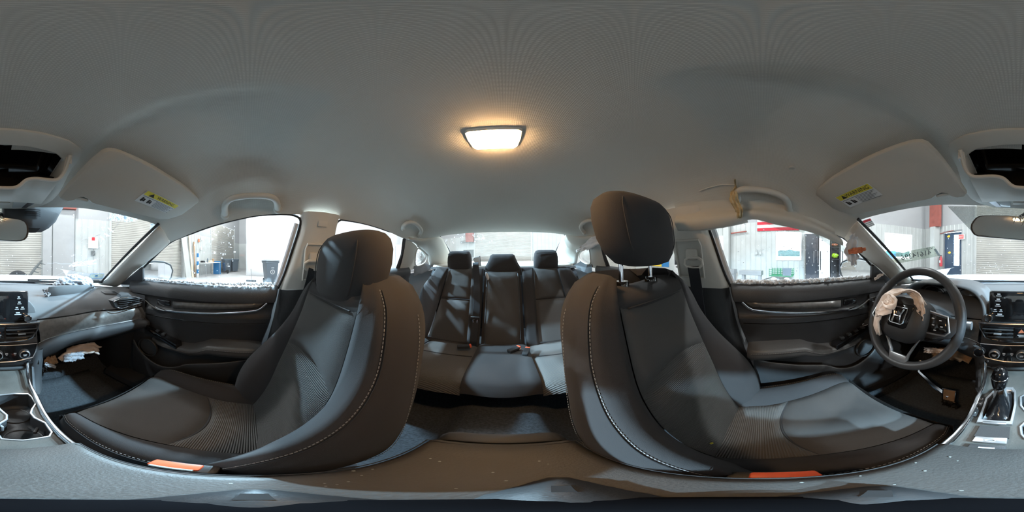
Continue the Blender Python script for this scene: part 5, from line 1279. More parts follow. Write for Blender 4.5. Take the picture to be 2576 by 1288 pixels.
# ---- steering wheel
sw = thing('steering_wheel', 'black leather steering wheel with bright spokes and torn airbag cover', 'steering wheel', wc)
rr = .172; N = 72
ring = []
for i in range(N):
    t = 2 * math.pi * i / N; fat = .0155 + .0025 * (math.exp(-((abs(math.atan2(math.sin(t), math.cos(t))) - 2.75) / .35) ** 2) + math.exp(-((math.atan2(math.sin(t - .4), math.cos(t - .4))) / .35) ** 2))
    ring.append((WP(rr * math.cos(t), rr * math.sin(t)), fat))
MB().tube([p for p, f in ring], [f for p, f in ring], 14, closed=True).build('rim', 'wheel_leather', sw, sharp=0)
rings = []
for k, h in ((.2, .066), (.55, .066), (.82, .060), (.96, .046), (1.0, .03), (.97, .0), (.9, -.035)):
    rings.append([WP(k * .088 * math.copysign(abs(math.cos(t)) ** .75, math.cos(t)), k * (.078 if math.sin(t) > 0 else .085) * math.copysign(abs(math.sin(t)) ** .8, math.sin(t)) - .004, h) for t in (2 * math.pi * i / 32 for i in range(32))])
MB().loft(rings).build('hub_cover', 'black_plastic', sw, sharp=0)
def plate(pts, h0, h1, nm, mt, bev=.004, par=None): return MB().prism([WP(a, b, h0) for a, b in pts], wax * (h1 - h0)).build(nm, mt, par or sw, bevel=bev)
for k in (-1, 1):
    plate([(k * .07, .03), (k * .165, .018), (k * .168, -.022), (k * .15, -.045), (k * .07, -.055)], .0, .016, 'spoke', 'black_plastic')
    plate([(k * .084, .026), (k * .136, .018), (k * .146, -.022), (k * .136, -.030), (k * .084, -.030)], .016, .03, 'button_pad', 'gloss_black', .003)
    bz = [(k * .080, .032), (k * .140, .022), (k * .152, -.024), (k * .140, -.036), (k * .082, -.036)]
    MB().tube([WP(a, b, .026) for a, b in bz], .0028, 6).build('spoke_bezel', 'satin_silver', sw)
    for a, b in ((.098, .012), (.122, .008), (.102, -.008), (.128, -.010), (.110, -.023)): MB().box(WP(k * a, b, .0315), (.007, .003, .002)).build('button_mark', 'icon_white', sw, smooth=False)
    plate([(k * .07, -.045), (k * .135, -.045), (k * .118, -.060), (k * .075, -.065)], .002, .014, 'lower_buttons', 'gloss_black', .003)
    leg = [WP(k * .070, -.062, .03), WP(k * .050, -.095, .018), WP(k * .034, -.128, .008), WP(k * .030, -.150, .004)]
    MB().tube(leg, [.004, .006, .007, .008], 8, flat=.7).build('lower_spoke', 'satin_silver', sw)
plate([(-.036, -.135), (.036, -.135), (.032, -.162), (-.032, -.162)], .0, .012, 'lower_bridge', 'satin_silver', .004)
em = [(-.030, .026), (.030, .026), (.032, .02), (.026, -.022), (.020, -.027), (-.020, -.027), (-.026, -.022), (-.032, .02)]
plate([(a * 1.5, b * 1.5) for a, b in em], .060, .068, 'emblem_base', 'gloss_black', .003)
MB().tube([WP(a, b, .071) for a, b in em], .0022, 6, closed=True).build('emblem_frame', 'chrome', sw)
for k in (-1, 1): MB().tube([WP(k * .019, .022, .071), WP(k * .0125, .0, .071), WP(k * .015, -.023, .071)], [.0045, .003, .004], 6, flat=.6).build('emblem_stroke', 'chrome', sw)
MB().tube([WP(-.013, -.002, .071), WP(.013, -.002, .071)], .003, 6, flat=.7).build('emblem_bar', 'chrome', sw)
# torn airbag cloth folded out of the hub
def rag(path, w0, seed, nm, mt, parent, amp=.006, across=None, thick=.002, n=26, m=9):
    path = curve(path, n); P = []
    for i, p in enumerate(path):
        t = (path[min(i + 1, n - 1)] - path[max(i - 1, 0)]).normalized(); a = (across - t * across.dot(t)).normalized(); nn = t.cross(a)
        w = w0[min(int(i * len(w0) / n), len(w0) - 1)] * (1 + .25 * noise.noise(Vector((i * .5, seed, 0))))
        P.append([p + a * w * (j / (m - 1) - .5 + .06 * noise.noise(Vector((i * .7, j * .9, seed)))) + nn * amp * (1.6 * noise.noise(Vector((i * .33, j * .6, seed))) + .8 * math.sin(j * 1.9 + i * .25)) for j in range(m)])
    return MB().grid(P).build(nm, mt, parent, sharp=0, solid=thick)
rag([WP(.072, .045, .05), WP(.055, .066, .068), WP(.02, .078, .072), WP(-.02, .074, .072), WP(-.055, .055, .074), WP(-.072, .02, .076), WP(-.078, -.02, .074), WP(-.07, -.055, .068), WP(-.06, -.085, .055)], [.02, .03, .025, .03, .045, .06, .05, .045, .03, .025], 3, 'torn_airbag', 'airbag_cloth', sw, .006, wax * .25 + wu)
rag([WP(-.05, .05, .082), WP(-.02, .035, .088), WP(-.045, .005, .09), WP(-.075, -.01, .085)], [.03, .04, .05, .035], 8, 'torn_airbag', 'airbag_cloth', sw, .007, wu + wv)
rag([WP(.03, .075, .072), WP(.055, .06, .07), WP(.07, .03, .062), WP(.072, .0, .052)], [.018, .028, .03, .016], 15, 'torn_airbag', 'airbag_cloth', sw, .004, wu)
# ---- pedal
pd = thing('brake_pedal', 'broken brake pedal with bright arm and torn rubber pad', 'pedal', (-.27, .56, .28))
a, b = onY(2312, 935, .66), onY(2388, 998, .56)
arm = [a + Vector((-.02, .04, .06)), a, a.lerp(b, .5), b]
MB().tube(arm, [.009, .010, .012, .014], 6, flat=.6).build('arm', 'chrome', pd)
fr = [b + Vector((dx, dy, dz)) for dx, dy, dz in ((-.035, .02, .035), (.02, .02, .04), (.03, -.015, -.015), (-.02, -.015, -.02))]
MB().tube(fr, .005, 6, closed=True).build('pad_frame', 'chrome', pd)
MB().prism([p + Vector((.002, -.006, -.004)) for p in fr], (0, .012, 0)).build('pad_plate', 'cardboard', pd, bevel=.003)
rag([b + Vector((-.02, -.02, -.03)), b + Vector((.02, -.025, -.035)), b + Vector((.045, -.03, -.05))], [.03, .05, .06, .03], 5, 'torn_pad', 'rubber', pd, .012, Vector((.3, .2, -1)))
# ---- passenger airbag burst open on the dash top
pa = thing('deployed_airbag', 'pale crumpled airbag cloth behind a raised dark dash flap', 'airbag', (.33, .76, .89))
c1 = [onY(px, py, .735) for px, py in ((118, 746), (124, 722), (150, 719), (225, 716), (231, 722), (229, 738))]
MB().prism(c1, (0, .012, 0)).build('cover_flap', 'dash_soft', pa, bevel=.003)
mbx = MB()
for k, (px, py, r1, r2, r3, sd) in enumerate(((186, 708, .055, .05, .034, 1), (165, 712, .045, .045, .03, 2), (210, 711, .045, .045, .03, 3), (225, 722, .022, .03, .034, 4), (188, 700, .03, .03, .02, 6), (150, 718, .03, .03, .022, 5))):
    c = onY(px, py, .80); MB().crumple(c, (r1, r2, r3), sd).build('cloth_fold', 'airbag_white', pa, sharp=0)
rag([onY(112, 730, .75), onY(118, 738, .74), onY(124, 744, .73)], [.02, .03, .02], 9, 'torn_edge', 'airbag_white', pa, .006, Vector((1, 0, .4)))
MB().tube([onY(x, y, .745) for x, y in ((108, 728), (112, 738), (122, 743))], .003, 6).build('trim_loop', 'black_plastic', pa)
# ---- ripped material under the dash
ua = thing('knee_airbag', 'torn cream airbag cloth and cardboard hanging below the passenger dash', 'airbag', (.3, .65, .6))
rag([onY(x, y, .66) for x, y in ((150, 905), (170, 890), (200, 880), (232, 876), (250, 882))], [.03, .05, .06, .07, .05], 2, 'torn_cloth', 'airbag_cloth', ua, .008, Vector((0, .3, 1)))
rag([onY(x, y, .645) for x, y in ((160, 902), (185, 898), (210, 892))], [.04, .05, .05], 6, 'torn_cloth', 'airbag_white', ua, .006, Vector((0, .3, 1)))
rag([onY(x, y, .64) for x, y in ((115, 903), (128, 908), (143, 903))], [.035, .05, .05], 7, 'torn_card', 'cardboard', ua, .004, Vector((0, .2, 1)))
rag([onY(x, y, .63) for x, y in ((112, 914), (126, 919), (140, 924))], [.016, .022, .014], 12, 'torn_padding', 'airbag_white', ua, .006, Vector((0, .4, 1)))
rag([onY(x, y, .62) for x, y in ((100, 942), (108, 930), (118, 922))], [.02, .035, .02], 14, 'torn_strip', 'rubber', ua, .006, Vector((1, 0, .5)))
ub = thing('knee_airbag', 'torn brown airbag paper hanging below the steering column', 'airbag', (-.25, .62, .6))
rag([onY(x, y, .64) for x, y in ((2345, 893), (2372, 886), (2400, 890), (2425, 898), (2443, 905))], [.03, .05, .075, .07, .05], 4, 'torn_cloth', 'cardboard', ub, .007, Vector((0, .3, 1)))
rag([onY(x, y, .63) for x, y in ((2325, 880), (2350, 882), (2375, 884))], [.03, .03, .025], 11, 'torn_cloth', 'airbag_cloth', ub, .006, Vector((0, .3, 1)))
rag([onX(x, y, -.655) for x, y in ((2200, 703), (2212, 694), (2222, 690))], [.012, .02, .012], 21, 'cloth_scrap', 'airbag_cloth', DOORD, .005, Vector((0, .3, 1)))
# ================================================================ centre console
cn = thing('centre_console', 'grey centre console with cup holder, gear lever surround and armrest lid', 'console', (0, .1, .3))
def side(y): return interp([(-.20, .088), (.15, .092), (.18, .092), (.35, .095), (.45, .105), (.54, .135)], y)
for s in (1, -1):
    MB().grid([[Vector((s * (side(y) + dx) - .01, y, z)) for dx, z in ((-.004, .618), (.004, .612), (.004, .55), (.004, .42), (.008, .28))] for y in (-.2, -.1, 0, .1, .2, .3, .4, .5, .56)]).build('side_wall', 'dash_dark', cn, sharp=0)
    st = curve([(side(.16), .16, .614), (side(.2), .2, .613), (side(.3), .3, .614), (side(.38), .38, .618), (.098, .45, .620), (.104, .50, .622), (.112, .545, .628), (.118, .575, .64)], 34)
    MB().tube([Vector((s * p.x - .01, p.y, p.z)) for p in st], .0062, 8, flat=.6).build('bright_strip', 'chrome', cn)
# deck with cut-outs (cup holder on the passenger half, lever well on the driver half)
cup = [(.003, .411), (.039, .415), (.074, .407), (.080, .39), (.081, .357), (.066, .333), (.060, .318), (.063, .298), (.076, .272), (.074, .235), (.065, .222), (.026, .218), (-.003, .226), (-.008, .243), (-.009, .272), (-.002, .286), (.010, .300), (.012, .318), (.0, .343), (-.006, .36), (-.006, .402)]
lev = [(-.082, .285), (-.086, .38), (-.072, .425), (-.058, .437), (-.028, .437), (-.021, .42), (-.020, .36), (-.026, .285)]
def deck_mesh():
    bm = bmesh.new()
    def loop(pts, z):
        vs = [bm.verts.new((x, y, z)) for x, y in pts]; return [bm.edges.new((vs[i], vs[(i + 1) % len(vs)])) for i in range(len(vs))]
    out = [(-side(y) - .008, y) for y in (.15, .2, .3, .4, .47, .56)] + [(side(y) - .012, y) for y in (.56, .47, .4, .3, .2, .15)]
    es = loop(out, .608) + loop(cup, .608) + loop(lev, .608)
    bmesh.ops.triangle_fill(bm, use_beauty=True, edges=es)
    mb = MB(); idx = {v: i for i, v in enumerate(bm.verts)}; mb.add([v.co.copy() for v in bm.verts], [tuple(idx[v] for v in f.verts) for f in bm.faces]); bm.free(); return mb
deck_mesh().build('deck', 'console_deck', cn, smooth=False)
MB().tube([Vector((x, y, .609)) for x, y in cup], .0028, 6, closed=True).build('cup_rim', 'satin_silver', cn)
wl = MB().grid([[Vector((lerp(.035, x, k), lerp(.315, y, k), z)) for k, z in ((1, .608), (.98, .59), (.95, .545), (.9, .535), (0, .535))] for x, y in cup + cup[:1]]).build('cup_well', 'black_plastic', cn, sharp=0)
for cx, cy in ((.035, .262), (.035, .36)):
    MB().tube([Vector((cx + .033 * math.cos(t), cy + .033 * math.sin(t), .537)) for t in (2 * math.pi * i / 26 for i in range(26))], .002, 5, closed=True).build('cup_ring', 'dark_plastic', cn)
MB().box((-.002, .29, .575), (.006, .022, .03), Matrix.Rotation(R(25), 3, 'Z')).build('cup_finger', 'satin_silver', cn, bevel=.002)
MB().box((.058, .268, .57), (.006, .02, .02), Matrix.Rotation(R(-30), 3, 'Z')).build('cup_finger', 'dark_plastic', cn, bevel=.002)
MB().grid([[Vector((lerp(-.052, x, k), lerp(.36, y, k), z)) for k, z in ((1.12, .609), (1.1, .617), (.96, .617), (.9, .609), (.8, .59))] for x, y in lev + lev[:1]]).build('lever_surround', 'satin_silver', cn, sharp=60)
MB().grid([[Vector((lerp(-.052, x, k), lerp(.365, y, k), z)) for k, z in ((.92, .605), (.8, .612), (.66, .625), (.5, .64), (.36, .655), (.27, .672), (.2, .68))] for x, y in lev + lev[:1]]).build('lever_boot', 'gloss_black', cn, sharp=0)
pl = MB().box((-.054, .279, .616), (.042, .012, .006), Matrix.Rotation(R(-20), 3, 'X')).build('shift_release', 'satin_silver', cn, bevel=.002)
MB().box((-.0985, .345, .611), (.014, .09, .004)).build('gear_strip', 'black_plastic', cn, bevel=.001)
for k, ch in enumerate('PRND'): MB().text(ch, (-.0985, .312 + .022 * k, .6135), (1, 0, 0), (0, 1, 0), .011).build('gear_letter', 'icon_white', cn, smooth=False)
MB().frame_box((-.076, .225, .611), (.050, 0, 0), (0, .042, 0), (0, 0, .004)).build('switch_plate', 'black_plastic', cn, smooth=False)
MB().frame_box((-.074, .206, .611), (.046, 0, 0), (0, .020, 0), (0, 0, .006)).build('park_switch', 'satin_silver', cn, bevel=.002)
MB().tube([Vector((-.051 + .007 * math.cos(t), .214 + .004 * math.sin(t), .618)) for t in (2 * math.pi * i / 16 for i in range(16))], .0009, 5, closed=True).build('park_mark', 'icon_white', cn)
MB().frame_box((-.074, .178, .611), (.046, 0, 0), (0, .022, 0), (0, 0, .004)).build('hold_switch', 'dark_plastic', cn, bevel=.002)
MB().box((-.051, .188, .6155), (.02, .006, .0006)).build('switch_print', 'icon_white', cn, smooth=False)
# gear lever
gl = thing('gear_lever', 'black gear lever with bright collar rising from a soft boot', 'gear lever', (-.055, .37, .64))
MB().tube([(-.054, .372, .645), (-.056, .388, .69)], [.0165, .0135], 14).build('collar', 'satin_silver', gl)
rings = []
for z, w, d, y in ((.668, .014, .015, .384), (.685, .018, .02, .388), (.705, .021, .024, .394), (.72, .021, .026, .399), (.734, .018, .024, .403), (.743, .011, .016, .405), (.746, .003, .004, .406)):
    rings.append([Vector((-.058 + math.copysign(abs(math.cos(t)) ** .8, math.cos(t)) * w, y + math.sin(t) * d, z)) for t in (2 * math.pi * i / 24 for i in range(24))])
MB().loft(rings).build('knob', 'gloss_black', gl, sharp=0)
MB().tube([Vector((-.058 + .0215 * math.cos(t), .398 + .0265 * math.sin(t), .716)) for t in (math.pi + math.pi * i / 12 for i in range(13))], .0018, 5).build('knob_trim', 'chrome', gl)
# armrest lid
P = []
for j in range(21):
    y = lerp(.172, -.188, j / 20); w = lerp(.096, .088, j / 20); row = []
    e = abs(2 * j / 20 - 1)
    for i in range(25):
        u = -1 + i / 12; au = abs(u)
        z = .662 - .004 * au ** 2 - .012 * sstep(.9, 1.0, au) - .008 * sstep(.93, 1, e)
        row.append(Vector((-.011 + u * w, y, z)))
    row = [Vector((row[0].x - .001, y, .620))] + row + [Vector((row[-1].x + .001, y, .620))]
    P.append(row)
P = [[Vector((p.x, p.y + .003, .620)) for p in P[0]]] + P + [[Vector((p.x, p.y - .003, .620)) for p in P[-1]]]
lid = MB().grid(P).build('armrest_lid', 'armrest_skin', cn, sharp=50)
MB().tube([Vector((-.011 + sx * .0925, y, .656)) for sx, y in ((-1, .165), (-1, 0), (-.96, -.180), (.96, -.180), (1, 0), (1, .165))], .0012, 5).build('lid_seam', 'seat_piping', lid)
rings = [[Vector((-.011 + x, y, z)) for x, z in ((-.085, .62), (-.075, .640), (-.055, .648), (.055, .648), (.075, .640), (.085, .62), (.09, .5), (-.09, .5))] for y in (-.194, -.212, -.226)]
MB().loft(rings).build('console_rear', 'dash_dark', cn, bevel=.006)
MB().grid([[Vector((-.011 + .088 * u, y, z)) for y, z in ((-.190, .60), (-.226, .58), (-.232, .5), (-.235, .34))] for u in (-1, -.5, 0, .5, 1)]).build('rear_cap', 'black_plastic', cn, sharp=0)
specks(lid, bvh(MB().grid(P)), [(300, 1140, 1400, 1240), (2000, 1140, 2560, 1240)], 36, .0007, .0016, 31, 'dust_marks', 'frit', -.0003)
# small stand that carries the camera, on the armrest
tp = thing('camera_stand', 'low dark three legged camera stand on the armrest lid', 'stand', (CAMP.x, CAMP.y, .662))
MB().lathe((CAMP.x, CAMP.y, .664), (0, 0, 1), [(.001, 0), (.034, 0), (.034, .006), (.026, .012), (.001, .013)], 32).build('hub', 'stand_black', tp)
for k, px in enumerate((640, 1415, 2215)):
    d = onZ(px, 1230, .66) - Vector((CAMP.x, CAMP.y, .66)); d.z = 0; d.normalize(); e = Vector((-d.y, d.x, 0)); o = Vector((CAMP.x, CAMP.y, .664)); L = .088 if k == 1 else .062
    P = [[o + d * t * L + e * w * q + Vector((0, 0, h * (1 - q * q) + .0005)) for q in (-1, -.7, -.35, 0, .35, .7, 1)] for t, w, h in ((.25, .018, .012), (.45, .022, .013), (.65, .020, .013), (.85, .014, .010), (1.0, .006, .002))]
    lg = MB().grid(P).build('leg', 'black_plastic', tp, sharp=0)
    MB().frame_box(o + d * L * .55 - e * .004 + Vector((0, 0, .0125)), d * .016, e * .008, Vector((0, 0, .0015))).build('slot', 'rubber', lg, smooth=False)
# buckles beside the console
for s, y0, lb in ((1, .055, 'red seat belt buckle between passenger seat and armrest'), (-1, .01, 'red seat belt buckle between driver seat and armrest')):
    b = thing('belt_buckle', lb, 'buckle', (s * .118 - .004, y0, .52), 'front belt buckles')
    cx = s * .116 - .006
    MB().box((cx, y0, .56), (.026, .052, .09), Matrix.Rotation(R(10), 3, 'X')).build('housing', 'black_plastic', b, bevel=.005)
    MB().box((cx, y0 + .006, .607), (.018, .048, .012)).build('press_button', 'orange_button', b, bevel=.003)
    MB().box((cx - s * .010, y0 + .006, .609), (.004, .04, .010)).build('slot_edge', 'frit', b, bevel=.001)
# ================================================================ overhead and small things
def onTd(px, py, off=0.0): return on(px, py, (-1, 0, .38), TUM[1] + off)
VN, VC = (.20, .5, 1), 1.46
def visor(s):
    vis = lambda x, y, o=0.0: on(x, y, VN, VC + o)
    px = [(150, 498), (190, 452), (235, 406), (262, 384), (277, 379), (300, 382), (335, 396), (380, 418), (425, 445), (470, 474), (500, 500), (507, 513), (500, 525), (470, 540), (425, 553), (400, 554), (380, 548), (340, 539), (290, 527), (240, 515), (228, 511), (219, 502), (207, 496), (192, 497), (180, 504), (165, 507), (154, 505)]
    pts = [on(x, y, VN, VC) for x, y in px]; pts = [Vector((p.x, p.y, p.z)) for p in pts]
    v = thing('sun_visor', 'grey folded sun visor with warning label above the %s' % ('passenger' if s > 0 else 'steering wheel'), 'sun visor', flip((.33, .3, 1.28), s), 'sun visors')
    c = sum(pts, Vector()) / len(pts); up = Vector((0, .45, .9)) * .020
    rings = [flips([c.lerp(p, k) + up * h for p in pts], s) for k, h in ((.955, 0), (.985, .12), (1.0, .45), (.99, .85), (.95, 1.0))]
    MB().loft(rings).build('body', 'visor', v, sharp=35)
    ax = [on(x, y, VN, VC) + Vector((0, .004, .006)) for x, y in ((190, 500), (205, 503), (222, 508))]
    MB().tube(flips(ax, s), .006, 8).build('clip', 'liner_plastic', v)
    MB().box(flip(on(205, 502, VN, VC) + Vector((0, .006, .012)), s), (.05, .012, .012)).build('clip_socket', 'black_plastic', v, bevel=.003)
    q = ((372, 478), (452, 518), (416, 535), (338, 505)) if s > 0 else ((2100, 497), (2183, 460), (2221, 490), (2139, 522))
    A, B, C, D = [on(x, y, (s * VN[0], VN[1], VN[2]), VC - .0015) for x, y in q]
    lab = MB().add([A, B, C, D], [(0, 1, 2, 3)]).build('warning_label', 'label_white', v, smooth=False); tag(lab, 'white and yellow airbag warning label')
    dn = Vector((-s * VN[0], -.5, -1)).normalized() * .0006; L = lambda a, b: A + (B - A) * a + (D - A) * b + dn
    MB().add([L(0.02, .03), L(.98, .03), L(.98, .36), L(.02, .36)], [(0, 1, 2, 3)]).build('yellow_band', 'label_yellow', lab, smooth=False)
    U = (B - A).normalized(); W = ((A - D) - U * (A - D).dot(U)).normalized(); wd = (B - A).length; sz = (A - D).length
    MB().text('WARNING', L(.60, .20) + dn, U, W, sz * .30).build('lettering', 'print_black', lab, smooth=False)
    MB().add([L(.13, .32) + dn, L(.27, .32) + dn, L(.20, .06) + dn], [(0, 1, 2)]).build('alert_triangle', 'print_black', lab, smooth=False)
    mb = MB()
    for k in range(7):
        a0 = .42 if k else .05; mb.add([L(a0, .43 + .078 * k), L(.95 - .06 * (k % 3), .43 + .078 * k), L(.95 - .06 * (k % 3), .455 + .078 * k), L(a0, .455 + .078 * k)], [(0, 1, 2, 3)])
    mb.build('text_lines', 'print_grey', lab, smooth=False)
    mb = MB()
    for k in (0, 1):
        for a, b, w, h in ((.07, .52, .05, .34), (.13, .58, .04, .25), (.10, .70, .08, .10)): mb.add([L(a + .17 * k, b), L(a + w + .17 * k, b + .03), L(a + w + .17 * k, b + h), L(a + .17 * k, b + h - .04)], [(0, 1, 2, 3)])
    mb.build('pictogram', 'print_black', lab, smooth=False)
    return v
visor(1); visor(-1)
# ---- overhead console with open glasses holder
oc = thing('overhead_console', 'grey overhead console with its glasses tray hanging open', 'overhead console', (0, .42, 1.31))
def oz(y, x=0): return roof_z(x, y)
OUT = [(0, .262), (.06, .263), (.115, .268), (.148, .282), (.158, .30), (.162, .36), (.172, .42), (.178, .47), (.172, .52), (.15, .550), (.11, .574), (.06, .583), (0, .585)]
OUTL = OUT + [(-x, y) for x, y in OUT[-2:0:-1]]
INN = [(0, .300), (.05, .301), (.095, .306), (.118, .318), (.128, .335), (.134, .40), (.138, .47), (.128, .50), (.09, .515), (.04, .52), (0, .52)]
INL = INN + [(-x, y) for x, y in INN[-2:0:-1]]
n = 64
def res(pts, z): return line([Vector((x, y, z(y) if callable(z) else z)) for x, y in pts] + [Vector((pts[0][0], pts[0][1], z(pts[0][1]) if callable(z) else z))], n + 1)[:n]
zo = lambda y: interp([(.26, 1.345), (.35, 1.325), (.45, 1.300), (.52, 1.283), (.60, 1.262)], y)
o0 = res(OUTL, lambda y: zo(y) + .012); o1 = res(OUTL, lambda y: zo(y) - .008); i1 = res(INL, lambda y: zo(y) - .010); i0 = res(INL, lambda y: zo(y) + .004)
cc_ = Vector((0, .43, 1.30)); sh = lambda r, k: [Vector((cc_.x + (p.x - cc_.x) * k, cc_.y + (p.y - cc_.y) * k, p.z - .004)) for p in r]
MB().grid([o0, o1, sh(o1, .97), sh(i1, 1.03), i1, i0], close_v=True).build('bezel', 'liner_plastic', oc, sharp=50)
cav = [[Vector((p.x * k, .41 + (p.y - .41) * k, p.z + h)) for p in i0] for k, h in ((1, 0), (.99, .03), (.95, .05))]
MB().loft(cav, False).poly(cav[-1]).build('cavity', 'gloss_black', oc, sharp=50)
# front lens strip with map lamps
MB().grid([[Vector((x, y, zo(y) - .012 - .002 * math.sin(math.pi * (y - .515) / .06))) for y in (.515, .53, .55, .575)] for x in (-.10, -.05, 0, .05, .10)]).build('lamp_strip', 'liner_plastic', oc, sharp=0)
for s in (1, -1):
    q = [Vector((s * x, y, zo(y) - .0155)) for x, y in ((.045, .518), (.125, .512), (.112, .545), (.095, .562), (.045, .568))]
    MB().prism(q, (0, 0, .003)).build('map_lamp_lens', 'lens_clear', oc, bevel=.001)
    MB().prism([p + Vector((0, 0, -.001)) for p in (q[1].lerp(q[2], .1), q[1].lerp(q[0], .35), q[3].lerp(q[4], .35), q[3])], (0, 0, .001)).build('lamp_reflector', 'chrome', oc, smooth=False)
MB().box((0, .545, zo(.545) - .015), (.07, .03, .003)).build('switch_pad', 'liner_plastic', oc, bevel=.001)
# the tray: a shallow bin tipped open, rim dipping in the middle
rim = [(-.132, .300, 1.322), (-.131, .33, 1.285), (-.118, .342, 1.268), (-.07, .348, 1.266), (-.052, .352, 1.262), (-.035, .36, 1.247), (-.022, .364, 1.243), (.022, .364, 1.243), (.035, .36, 1.247), (.052, .352, 1.262), (.07, .348, 1.266), (.118, .342, 1.268), (.131, .33, 1.285), (.132, .300, 1.322)]
rim = [Vector(p) for p in rim]; mid = rim[1:-1]
P = []
for p in mid:
    f = Vector((p.x * .98, .495, 1.252)); P.append([p, p + Vector((0, .006, -.005)), p.lerp(f, .4) + Vector((0, 0, -.007)), p.lerp(f, .75) + Vector((0, 0, -.004)), f, f + Vector((0, .012, .014))])
MB().grid(P).build('tray_face', 'liner_plastic', oc, sharp=0)
MB().tube(curve(rim, 60), .0045, 8).build('tray_rim', 'pillar_trim', oc)
for s in (1, -1):
    MB().prism([(s * .130, .305, 1.325), (s * .131, .33, 1.284), (s * .129, .40, 1.262), (s * .128, .48, 1.26), (s * .128, .48, 1.285), (s * .13, .36, 1.318)], (s * -.004, 0, 0)).build('tray_side', 'liner_plastic', oc, bevel=.001)
    MB().box((s * .137, .315, 1.312), (.006, .014, .02)).build('hinge_clip', 'label_white', oc, bevel=.001)
MB().grid([[Vector((x, y, z)) for y, z in ((.36, 1.285), (.42, 1.268), (.49, 1.262))] for x in (-.12, 0, .12)]).build('tray_floor', 'gloss_black', oc, sharp=0)
# ---- inside mirror, its foot and the black sensor housing
def onYm(px, py, y): return onY(px, py, y)
c = (onY(2440, 573, .50) + onY(2651, 578, .50)) / 2
im = thing('rear_view_mirror', 'black framed rear view mirror with frayed white threads', 'mirror', c + Vector((0, .1, .08)))
q = [onY(x, y, .5 + .0) for x, y in ((2447, 556), (2458, 545), (2480, 542), (2540, 543), (2600, 548), (2632, 553), (2645, 561), (2649, 578), (2645, 598), (2632, 606), (2600, 606), (2540, 601), (2480, 596), (2452, 592), (2442, 580), (2441, 567))]
q = curve(q + q[:1], 49)[:-1]
ctr = sum(q, Vector()) / len(q)
MB().loft([[ctr.lerp(p, k) + Vector((0, d, 0)) for p in q] for k, d in ((.945, .0), (.99, -.001), (1.0, .004), (.98, .018), (.8, .034), (.4, .042))]).build('housing', 'black_plastic', im, sharp=45)
MB().prism([ctr.lerp(p, .945) + Vector((0, -.0012, 0)) for p in q], (0, .001, 0)).build('mirror_glass', 'mirror', im, smooth=False)
MB().tube([ctr + Vector((.0, .035, .005)), ctr + Vector((.005, .08, .03)), Vector((.01, .62, 1.235))], [.014, .012, .016], 10).build('arm', 'black_plastic', im)
rnd = random.Random(2)
for k in range(9):
    a = onY(2555 + rnd.uniform(0, 26), 541 + rnd.uniform(0, 4), .492); MB().tube(curve([a, a + Vector((rnd.uniform(-.012, .012), -.004, -.006)), a + Vector((rnd.uniform(-.02, .02), -.006, rnd.uniform(-.03, -.01)))], 7), .0012, 4).build('frayed_thread', 'rope', im)
sh_ = thing('sensor_housing', 'black camera sensor housing on the windshield beside the mirror', 'sensor', Vector((.1, .62, 1.22)))
pp = [(6, 517), (100, 516), (163, 517), (152, 535), (140, 558), (122, 575), (105, 584), (60, 586), (20, 560), (9, 548)]
A_ = [onY(x, y, .60) for x, y in pp]; ctr2 = sum(A_, Vector()) / len(A_)
MB().loft([[ctr2.lerp(p, k) + Vector((0, d, d * .25)) for p in A_] for k, d in ((.86, -.012), (.96, -.008), (1.0, .006), (1.0, .08))]).build('shell', 'dash_dark', sh_, sharp=40)
for k in range(4): MB().box(onY(82, 527 + 5 * k, .583), (.06, .003, .002)).build('vent_slot', 'rubber', sh_, smooth=False)
MB().prism([onY(x, y, .583) for x, y in ((72, 573), (102, 574), (90, 585), (74, 585))], (0, .01, 0)).build('lens_window', 'gloss_black', sh_, smooth=False)
# ---- dome lamp (lit)
dl = thing('dome_lamp', 'glowing warm dome lamp set in the headliner', 'lamp', (0, -.35, 1.39))
DO = [(-.068, -.312), (-.06, -.306), (.06, -.306), (.068, -.312), (.069, -.345), (.064, -.385), (.055, -.396), (-.055, -.396), (-.064, -.385), (-.069, -.345)]
DO = [(x * .80, -.352 + (y + .352) * .86) for x, y in DO]
MB().loft([[Vector((x * k, -.35 + (y + .35) * k, 1.394 - h)) for x, y in DO] for k, h in ((1.06, -.003), (1.06, .005), (1.03, .008), (1.0, .0075))]).build('bezel', 'liner_plastic', dl, sharp=50)
MB().loft([[Vector((x * k, -.35 + (y + .35) * k, 1.394 - h)) for x, y in DO] for k, h in ((1.0, .004), (.985, .011), (.9, .0135), (.5, .0145))]).build('lens', 'dome_lens', dl, sharp=0)
# ---- grab handles: feet on the lining, grip standing off it
def handle(px, rad, label, off=.034):
    n_ = len(px); pts = []
    for i, (x, y) in enumerate(px):
        h_ = ROOF.ray_cast(CAMP, ray(x, y))[0]
        if h_ is None: h_ = pts[-1] if pts else onT(x, y, -.02)
        pts.append(h_ - ray(x, y) * (off * (0.05 if i in (0, n_ - 1) else .7 if i in (1, n_ - 2) else 1)))
    h = thing('grab_handle', label, 'handle', pts[0], 'grab handles')
    pt = curve(pts, 34); r = [rad * (1.3 - .35 * math.sin(math.pi * i / 33) ** .4) for i in range(34)]
    MB().tube(pt, r, 12).build('grip', 'liner_plastic', h, sharp=0)
    for e in (0, -1): MB().blob(pt[e], (.012, .017, .019), 14, 10).build('foot', 'liner_plastic', h)
handle([(566, 540), (566, 517), (576, 503), (598, 496), (650, 492), (682, 496), (695, 506), (699, 526)], .0112, 'grey ceiling grab handle above the passenger door window')
handle([(1852, 500), (1855, 484), (1868, 477), (1910, 478), (1950, 486), (1972, 497), (1982, 512), (1983, 529)], .0112, 'grey ceiling grab handle above the driver door window', .03)
